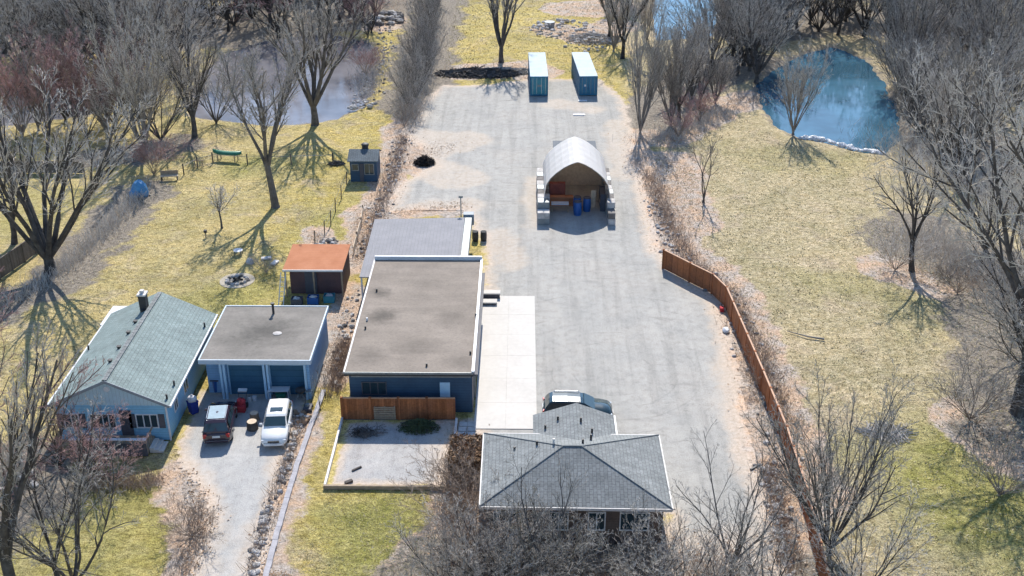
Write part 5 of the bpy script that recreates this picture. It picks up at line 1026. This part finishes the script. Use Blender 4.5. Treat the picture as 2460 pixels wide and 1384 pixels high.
tree('bigB', gp(2190, 650), 11.0, 'crooked dark bare tree on the right lawn with its shadow', wide=.85, rz=2.2)
tree('bigA', gp(2445, 990), 25, 'tallest bare tree with dark trunk at the right edge', wide=.9, rz=.8)
tree('dome', gp(1990, 1330), 10.2, 'wide bare tree behind the near end of the board fence', wide=.8, rz=1.2)
tree('bushB', gp(2060, 1440), 5.0, 'low dark bare bush under the wide tree by the fence', wide=1.1)
tree('uprB', (-27.6, 47.5), 17.0, 'tall dark-trunked tree in the near left corner', rz=3, wide=.8)
tree('redT', (-30.2, 50.5), 15.5, 'pinkish-budded tree behind the tall trunk in the near left corner', wide=.75)
tree('twinA', (-24.6, 48.2), 9.5, 'spreading bare tree low in the near left corner beside the driveway', wide=1.1, rz=.4)
tree('twinA', (-26.0, 49.5), 9.5, 'second spreading bare tree just right of the tall dark trunk', wide=1.0, rz=2.4)
tree('twinA', (11.9, 50.2), 7.6, 'bare bushy tree at the right corner of the hip-roofed house', wide=1.0)
tree('twinA', (13.3, 47.8), 5.6, 'bare bushy tree over the near end of the gravel drive', wide=1.1)
for k, (x, y, h, ky) in enumerate(((-3.4, 47.6, 4.6, 'bushB'), (-.6, 48.0, 4.9, 'bushB'), (1.8, 47.8, 8.0, 'twinA'), (4.4, 48.2, 5.0, 'bushB'), (6.8, 47.6, 5.6, 'twinA'), (9.2, 48.0, 4.8, 'bushB'), (10.9, 47.2, 5.6, 'twinA'), (-1.8, 46.4, 5.2, 'bushB'))):
    tree(ky, (x, y), h, 'bare grey bush crowding the front of the hip-roofed house', 'bush', 'bare bushes before the hip-roofed house', 'bare_bush', wide=1.1)
# shrubs with their own place
tree('redT', (-27.2, 59.4), 4.8, 'reddish bare shrub before the deck of the blue bungalow', 'shrub', name='bare_shrub', wide=1.25)
tree('redT', (-26.0, 58.4), 3.0, 'low reddish-brown shrub right of the bungalow deck', 'shrub', name='bare_shrub', wide=1.5)
tree('redT', (-29.8, 60.2), 5.8, 'reddish bare shrub at the left corner of the blue bungalow', 'shrub', name='bare_shrub', wide=1.0)
for px, py, h, ky, lb in ((1150, 1300, 3.4, 'shrubB', 'brown shrub row beside the near house, nearest one'), (1120, 1220, 3.0, 'shrubB', 'brown shrub row beside the near house, middle one'), (1110, 1160, 2.4, 'shrubB', 'brown shrub row beside the near house, farthest one'),
    (1140, 1384, 3.6, 'shrub', 'grey shrub at the near left corner of the hip-roofed house'), (2150, 650, 3.2, 'shrub', 'grey thorny shrub left of the crooked tree'), (2300, 705, 2.4, 'shrubB', 'rusty shrub under the right-hand trees'), (2330, 1010, 4.2, 'shrub', 'grey shrub at the foot of the tallest tree'),
    (2400, 1190, 3.6, 'shrub', 'round grey shrub on the near right lawn'), (1830, 930, 1.8, 'shrubB', 'low brown shrub behind the middle of the board fence'), (1830, 870, 1.5, 'shrubB', 'rust-brown shrub behind the far half of the board fence'),
    (370, 420, 4.2, 'bushR', 'rust-brown bush beside the blue tarp'), (1630, 330, 3.5, 'bushR', 'reddish shrub below the brown trees right of the shelter'), (1680, 290, 4, 'bushR', 'reddish shrub near the slope right of the containers'), (30, 1140, 2.2, 'shrubB', 'orange-brown shrub at the left edge beside the bungalow'),
    (462, 1290, 2.0, 'shrubB', 'orange-brown shrub on the left edge of the driveway'), (640, 655, 1.5, 'shrub', 'small grey shrub at the left of the orange-roofed shed'), (880, 180, 4, 'bushR', 'reddish shrub on the right bank of the left pond'),
    (770, 985, 3.0, 'thin', 'thin dark sapling between driveway and workshop'), (782, 955, 2.6, 'thin', 'second thin sapling just beyond the first by the workshop corner')):
    tree(ky, gp(px, py), h, lb, 'shrub' if ky != 'thin' else 'sapling', name='bare_shrub' if ky != 'thin' else 'bare_sapling', wide=1.2 if ky != 'thin' else .8)
# hedge row of dark thin trees left of the far lawn
for k in range(26):
    u = k/25; px = 975+75*u**.8+R.uniform(-14, 14); py = 305-305*u
    tree(('bushB', 'uprB', 'bushB', 'dome')[k % 4] if k > 2 else 'shrub', gp(px, py), 3.0 if k < 3 else R.uniform(4.2, 6.5), 'dark bare tree in the narrow row between far lawn and path', 'tree', 'dark tree row by the far path', wide=.7)
# woods
def wood(px0, px1, py0, py1, n, keys, hr_, label, group, avoid=True, wide=(.75, 1.2)):
    k = 0; tries = 0; pts = []
    while k < n and tries < n*60:
        tries += 1; p = gp(R.uniform(px0, px1), R.uniform(py0, py1))
        if avoid and any(poly_sd(np.array([p[0]]), np.array([p[1]]), q)[0] > -0.8 for q in PONDS): continue
        if any(math.dist(p, q) < 2.6 for q in pts): continue
        pts.append(p); tree(R.choice(keys), p, R.uniform(*hr_), label, 'tree', group, wide=R.uniform(*wide)); k += 1
wood(-40, 460, -30, 195, 50, ('vaseA', 'vaseB', 'uprB', 'vaseC', 'bushB'), (10, 15), 'bare grey tree in the wood filling the far left', 'trees of the far left wood')
wood(460, 870, -40, 90, 38, ('vaseA', 'vaseB', 'uprB', 'bushB', 'redT'), (9, 13), 'bare grey tree in the wood beyond the left pond', 'trees beyond the left pond')
wood(-30, 430, 295, 345, 7, ('bushB', 'redT', 'vaseC'), (7, 10), 'bare tree among the reddish ones on the near side of the left water', 'trees by the left water')
wood(-30, 280, 290, 345, 5, ('redT', 'bushR'), (8, 11), 'reddish-twigged bare tree behind the level weathered fence', 'reddish trees behind the fence')
wood(440, 520, 190, 300, 3, ('bushB', 'uprB'), (7, 9.5), 'bare dark tree leaning over the left end of the pond', 'trees at the left pond end')
wood(860, 905, 20, 170, 5, ('redT', 'bushR', 'uprB'), (7, 10), 'reddish-brown tree on the right bank beyond the left pond', 'trees on the pond right bank')
wood(1460, 1590, -30, 150, 9, ('narrow', 'uprB', 'narrow'), (8.5, 12), 'brown bare tree beyond the containers at right', 'trees beyond the containers')
wood(1700, 1870, 20, 200, 22, ('vaseA', 'bushB', 'uprB', 'vaseT'), (8, 11.5), 'dark bare tree between the two right-hand ponds', 'trees between the right ponds')
wood(1840, 2150, -60, 92, 30, ('vaseA', 'vaseB', 'bushB', 'uprB'), (8.5, 12), 'dark bare tree beyond the blue pond', 'trees beyond the blue pond')
wood(2130, 2480, -40, 230, 34, ('vaseC', 'vaseA', 'bushB', 'dome', 'vaseT'), (9, 13), 'bare grey tree in the wood filling the far right', 'trees of the far right wood')
wood(2150, 2235, 170, 350, 8, ('dome', 'vaseT', 'bushB'), (7, 9.5), 'brown-grey bare tree on the right bank of the blue pond', 'trees on the blue pond right bank')
wood(2250, 2480, 240, 480, 9, ('bigB', 'vaseC', 'bushB', 'vaseT'), (9, 13), 'pale bare tree in the thicket right of the blue pond', 'trees right of the blue pond')
wood(2300, 2480, 500, 700, 4, ('bigB', 'bushB', 'vaseC'), (8, 11), 'bare tree in the thicket behind the crooked tree', 'trees behind the crooked tree')
wood(1600, 1720, 150, 290, 9, ('narrow', 'narrow', 'uprB'), (6, 9.5), 'brown bare tree on the slope right of the containers', 'trees on the right slope')
wood(2440, 2530, 760, 1000, 4, ('bigB', 'bushB'), (9, 13), 'dark bare tree crowding the tallest one', 'trees round the tallest one')

# leafy brown hedge block
hg = empty('brown_hedge', (-3.6, 61.2, 0), 'clipped square brown-leaved hedge between patio and pale pad', 'hedge')
rg = random.Random(5)
def leaf_cloud(n, bx, mats, parent, name, sz=(.06, .14)):
    for q, mt in enumerate(mats):
        m = MB()
        for _ in range(n):
            c = Vector([rg.uniform(bx[i], bx[i+3]) for i in range(3)]); s = rg.uniform(*sz); a_ = Vector((rg.gauss(0, 1), rg.gauss(0, 1), rg.gauss(0, 1))).normalized(); b_ = a_.orthogonal().normalized(); c2 = a_.cross(b_)
            m.quad(c-b_*s, c+c2*s*.6, c+b_*s, c-c2*s*.6)
        m.build(name, M[mt], parent)
leaf_cloud(4200, (-1.05, -1.9, 0, 1.15, 1.1, 1.5), ('leaf_brown', 'litter'), hg, 'leaves')
m = MB()
for _ in range(120): x, y = rg.uniform(-.9, 1), rg.uniform(-1.7, 1); m.tube([(x, y, 0), (x+rg.uniform(-.3, .3), y+rg.uniform(-.3, .3), 1.45)], .015, 3, cap=False)
m.build('stems', M['bark'], hg)
# green conifer boughs on the patio
gb = empty('evergreen_boughs', (-7.0, 65.0, 0), 'heap of cut dark green conifer boughs against the patio fence', 'boughs')
m = MB()
for _ in range(2600):
    a_ = rg.uniform(0, 6.28); r_ = 1.4*math.sqrt(rg.random())*rg.uniform(.5, 1.15); x, y = r_*math.cos(a_), r_*.6*math.sin(a_); z = rg.random()*(.8-r_/2.2)
    d = Vector((rg.gauss(0, 1), rg.gauss(0, 1), rg.gauss(0, .5))).normalized()*.16; s = d.orthogonal().normalized()*.03; c = Vector((x, y, z+.05)); m.quad(c-s, c+d, c+s)
m.build('needles', M['leaf_dark'], gb); m = MB()
for k in range(14): a_ = rg.uniform(0, 6.28); m.tube([(0, 0, .25), (1.3*math.cos(a_), .7*math.sin(a_), .15+rg.random()*.4)], .025, 4)
m.build('branches', M['bark'], gb)
gb = empty('brush_pile', (-10.6, 64.3, 0), 'low tangle of dark clippings at the left of the shaded patio', 'brush')
m = MB()
for _ in range(260): a_ = rg.uniform(0, 6.28); x, y = rg.gauss(0, .55), rg.gauss(0, .3); m.tube([(x, y, rg.uniform(.02, .3)), (x+.4*math.cos(a_), y+.4*math.sin(a_), rg.uniform(.02, .4))], .018, 3, cap=False)
m.build('twigs', M['bark'], gb)
# burnt brush and log heap
def brush(loc, n, rx, ry, h, mt, label, name='brush_pile', rad=.03, ln=.8):
    e = empty(name, loc, label, 'brush'); m = MB()
    for _ in range(n):
        a_ = rg.uniform(0, 6.28); q = math.sqrt(rg.random()); b_ = rg.uniform(0, 6.28); x, y = rx*q*math.cos(b_), ry*q*math.sin(b_); z = rg.random()*h*(1.05-q)
        m.tube([(x-ln/2*math.cos(a_), y-ln/2*math.sin(a_), z+.02), (x+ln/2*math.cos(a_), y+ln/2*math.sin(a_), z+rg.uniform(0, .35)*h)], rad*rg.uniform(.5, 1.4), 4, cap=False)
    m.build('twigs', M[mt], e); return e
brush(G(1020, 394), 500, 1.0, .75, 1.0, 'char', 'black burnt brush heap on the tan ground left of the shelter', rad=.035, ln=.7)
brush(G(1150, 178), 420, 5.5, 1.8, .8, 'bark', 'long heap of dark logs and branches beyond the lot', 'log_heap', .08, 1.8)
brush(G(1215, 172), 260, 4.5, 1.5, .5, 'twig_pale', 'pale brushwood strewn right of the dark log heap', 'brush_pile', .05, 1.4)
brush(G(808, 395), 120, .7, .4, .5, 'bark', 'small dark twig heap left of the dark garden shed', rad=.03)
brush(G(1430, 96), 260, 4, 3.0, .8, 'twig', 'grey fallen branches beyond the right container', rad=.05, ln=2)
brush(G(2130, 1040), 120, 1.6, .9, .3, 'twig_pale', 'pale fallen branches on the near right lawn', rad=.03, ln=1.6)
# low growth and fallen leaves nobody could count
def scatter_twigs(name, areas, mt, label, hh=(.4, 1.2), rad=.012):
    m = MB()
    for pts, wd, n in areas:
        segs = list(zip(pts[:-1], pts[1:])); Ls = [math.dist(*s) for s in segs]
        for _ in range(n):
            s = rg.choices(segs, Ls)[0]; u = rg.random(); x = s[0][0]+(s[1][0]-s[0][0])*u+rg.gauss(0, wd*.55); y = s[0][1]+(s[1][1]-s[0][1])*u+rg.gauss(0, wd*.55)
            h = rg.uniform(*hh); a_ = rg.uniform(0, 6.28); l_ = h*rg.uniform(.2, .9)
            m.tube([(x, y, 0), (x+l_*math.cos(a_), y+l_*math.sin(a_), h)], [rad*1.3, rad*.6], 3, cap=False)
    o = m.build(name, M[mt]); tag(o, label, 'undergrowth', kind='stuff')
scatter_twigs('undergrowth', [(P((-60, 750), (60, 710), (160, 640), (250, 560), (340, 460)), 1.2, 1500), (P((230, 390), (300, 385), (400, 350)), 1.4, 500), (P((2200, 560), (2330, 640), (2460, 700)), 3.0, 2000),
    (P((1540, 340), (1620, 330), (1740, 270)), 2.2, 900), (P((985, 300), (1010, 200), (1040, 60)), 1.6, 2500), (P((0, 250), (300, 240)), 6, 2500), (P((880, 230), (900, 120)), 2.0, 900), (P((2160, 330), (2300, 420), (2460, 480)), 5, 3500)], 'twig_pale', 'grey twiggy undergrowth along the wood edges', (.3, 1.2), .014)
scatter_twigs('undergrowth', [(P((1560, 420), (1600, 520), (1650, 620), (1760, 720), (1830, 880), (1900, 1060)), 1.1, 3500), (P((722, 1010), (690, 1110), (655, 1200), (600, 1384)), .4, 500), (P((1100, 1100), (1110, 1384)), 1.2, 2600),
    (P((470, 1220), (480, 1300), (430, 1384)), 0.9, 350), (P((880, 620), (905, 520), (940, 430), (970, 330)), .9, 1500), (P((830, 820), (800, 950)), .7, 900), (P((200, 1170), (380, 1160)), 0.8, 900), (P((1850, 1120), (1900, 1384)), .8, 1100), (P((1100, 1384), (1800, 1384)), 3.0, 5000)], 'twig_brown', 'brown dead stems along the lot and driveway borders', (.15, .8), .012)
def scatter_leaves(mt, areas, label):
    m = MB()
    for pts, wd, n in areas:
        segs = list(zip(pts[:-1], pts[1:])); Ls = [math.dist(*s) for s in segs]
        for _ in range(n):
            s = rg.choices(segs, Ls)[0]; u = rg.random(); x = s[0][0]+(s[1][0]-s[0][0])*u+rg.gauss(0, wd*.6); y = s[0][1]+(s[1][1]-s[0][1])*u+rg.gauss(0, wd*.6)
            q = rg.uniform(.04, .09); a_ = rg.uniform(0, 6.28); c = Vector((x, y, rg.uniform(.02, .12))); d = Vector((math.cos(a_), math.sin(a_), rg.uniform(-.5, .5)))*q; e = Vector((-math.sin(a_), math.cos(a_), rg.uniform(-.6, .6)))*q*.7
            m.quad(c-d, c+e, c+d, c-e)
    o = m.build('fallen_leaves', M[mt]); tag(o, label, 'leaves', kind='stuff')
AR = [(l, w_, int(200*max(1, sum(math.dist(a, b) for a, b in zip(l[:-1], l[1:]))*w_/12))) for l, w_ in LITTER[7:]]
scatter_leaves('litter', AR, 'tan dead leaves lying in drifts along the borders')
scatter_leaves('leaf_brown', [(a_, b_, c_//2) for a_, b_, c_ in AR], 'dark brown dead leaves lying in drifts along the borders')
scatter_leaves('litter_pale', AR, 'pale bleached leaves and chips along the borders')
# small stones along borders
def scatter_stones(areas, mt, label):
    m = MB()
    for pts, wd, n in areas:
        segs = list(zip(pts[:-1], pts[1:])); Ls = [math.dist(*s) for s in segs]
        for _ in range(n):
            s = rg.choices(segs, Ls)[0]; u = rg.random(); x = s[0][0]+(s[1][0]-s[0][0])*u+rg.gauss(0, wd*.5); y = s[0][1]+(s[1][1]-s[0][1])*u+rg.gauss(0, wd*.5)
            rock(m, x, y, rg.uniform(.07, .22))
    tag(m.build('border_stones', M[mt]), label, 'stones', kind='stuff')
BS = [(P((1570, 480), (1600, 580), (1660, 640), (1770, 730), (1810, 850), (1850, 950), (1900, 1100)), 1.1, 200), (P((722, 1010), (690, 1110), (655, 1200), (600, 1384)), 0.35, 80), (P((880, 620), (905, 520), (940, 430), (970, 330)), 1.0, 120), (P((800, 950), (830, 800), (850, 700)), .6, 40), (P((1850, 1120), (1900, 1384)), .7, 120), (P((870, 250), (920, 150), (930, 60)), 1.5, 140)]
scatter_stones(BS, 'stone', 'pale stones strewn along the lot and driveway borders')
scatter_stones([(a_, b_, c_//3) for a_, b_, c_ in BS], 'stone_dark', 'dark stones strewn along the lot and driveway borders')

# tufts of grass standing up from the lawns
def tufts(mt, areas, label):
    m = MB()
    for poly, n, hh in areas:
        xs = [p[0] for p in poly]; ys = [p[1] for p in poly]; X = np.array([rg.uniform(min(xs), max(xs)) for _ in range(n)]); Y = np.array([rg.uniform(min(ys), max(ys)) for _ in range(n)])
        ok = (poly_sd(X, Y, poly) > 0) & (poly_sd(X, Y, LOT) < -0.5)
        for p in PONDS: ok &= poly_sd(X, Y, p) < -0.6
        ok &= (wob(X, Y, 0.43, 2.0) + 0.6*wob(X, Y, 1.37, 1.0)) > np.array([rg.uniform(-1.2, .9) for _ in range(n)])
        for x, y in zip(X[ok], Y[ok]):
            for _ in range(2):
                h = rg.uniform(.4, 1.0)*hh*.5; a_ = rg.uniform(0, 6.28); w_ = h*.9; cx_, cy_ = x+rg.gauss(0, .07), y+rg.gauss(0, .07); c_, s_ = math.cos(a_), math.sin(a_)
                m.quad((cx_-w_*c_, cy_-w_*s_, -.02), (cx_+w_*c_, cy_+w_*s_, -.02), (cx_-s_*h*rg.uniform(.5, 2.4), cy_+c_*h*rg.uniform(.5, 2.4), h))
    tag(m.build('grass_tufts', M[mt]), label, 'grass', kind='stuff')
FR = P((1600, 470), (1560, 330), (1720, 250), (1900, 340), (2130, 380), (2200, 600), (2460, 800), (2460, 1384), (1960, 1384), (1860, 900), (1760, 700)); FL = P((200, 640), (420, 400), (500, 290), (850, 290), (930, 60), (980, 60), (900, 560), (700, 600), (650, 740), (500, 740), (360, 700), (200, 860), (60, 860), (60, 800))
FF = P((690, 1384), (790, 1180), (1060, 1180), (1040, 1384)); FG = P((1060, 190), (1100, -10), (1460, -10), (1440, 170))
tufts('tuft_straw', [(FR, 22000, .14), (FL, 15000, .12), (FF, 2500, .08), (FG, 9000, .18)], 'straw-coloured grass tufts over the lawns')
tufts('tuft_green', [(FR, 9000, .12), (FL, 7000, .10), (FF, 2200, .08), (FG, 2500, .15)], 'olive grass tufts over the lawns')
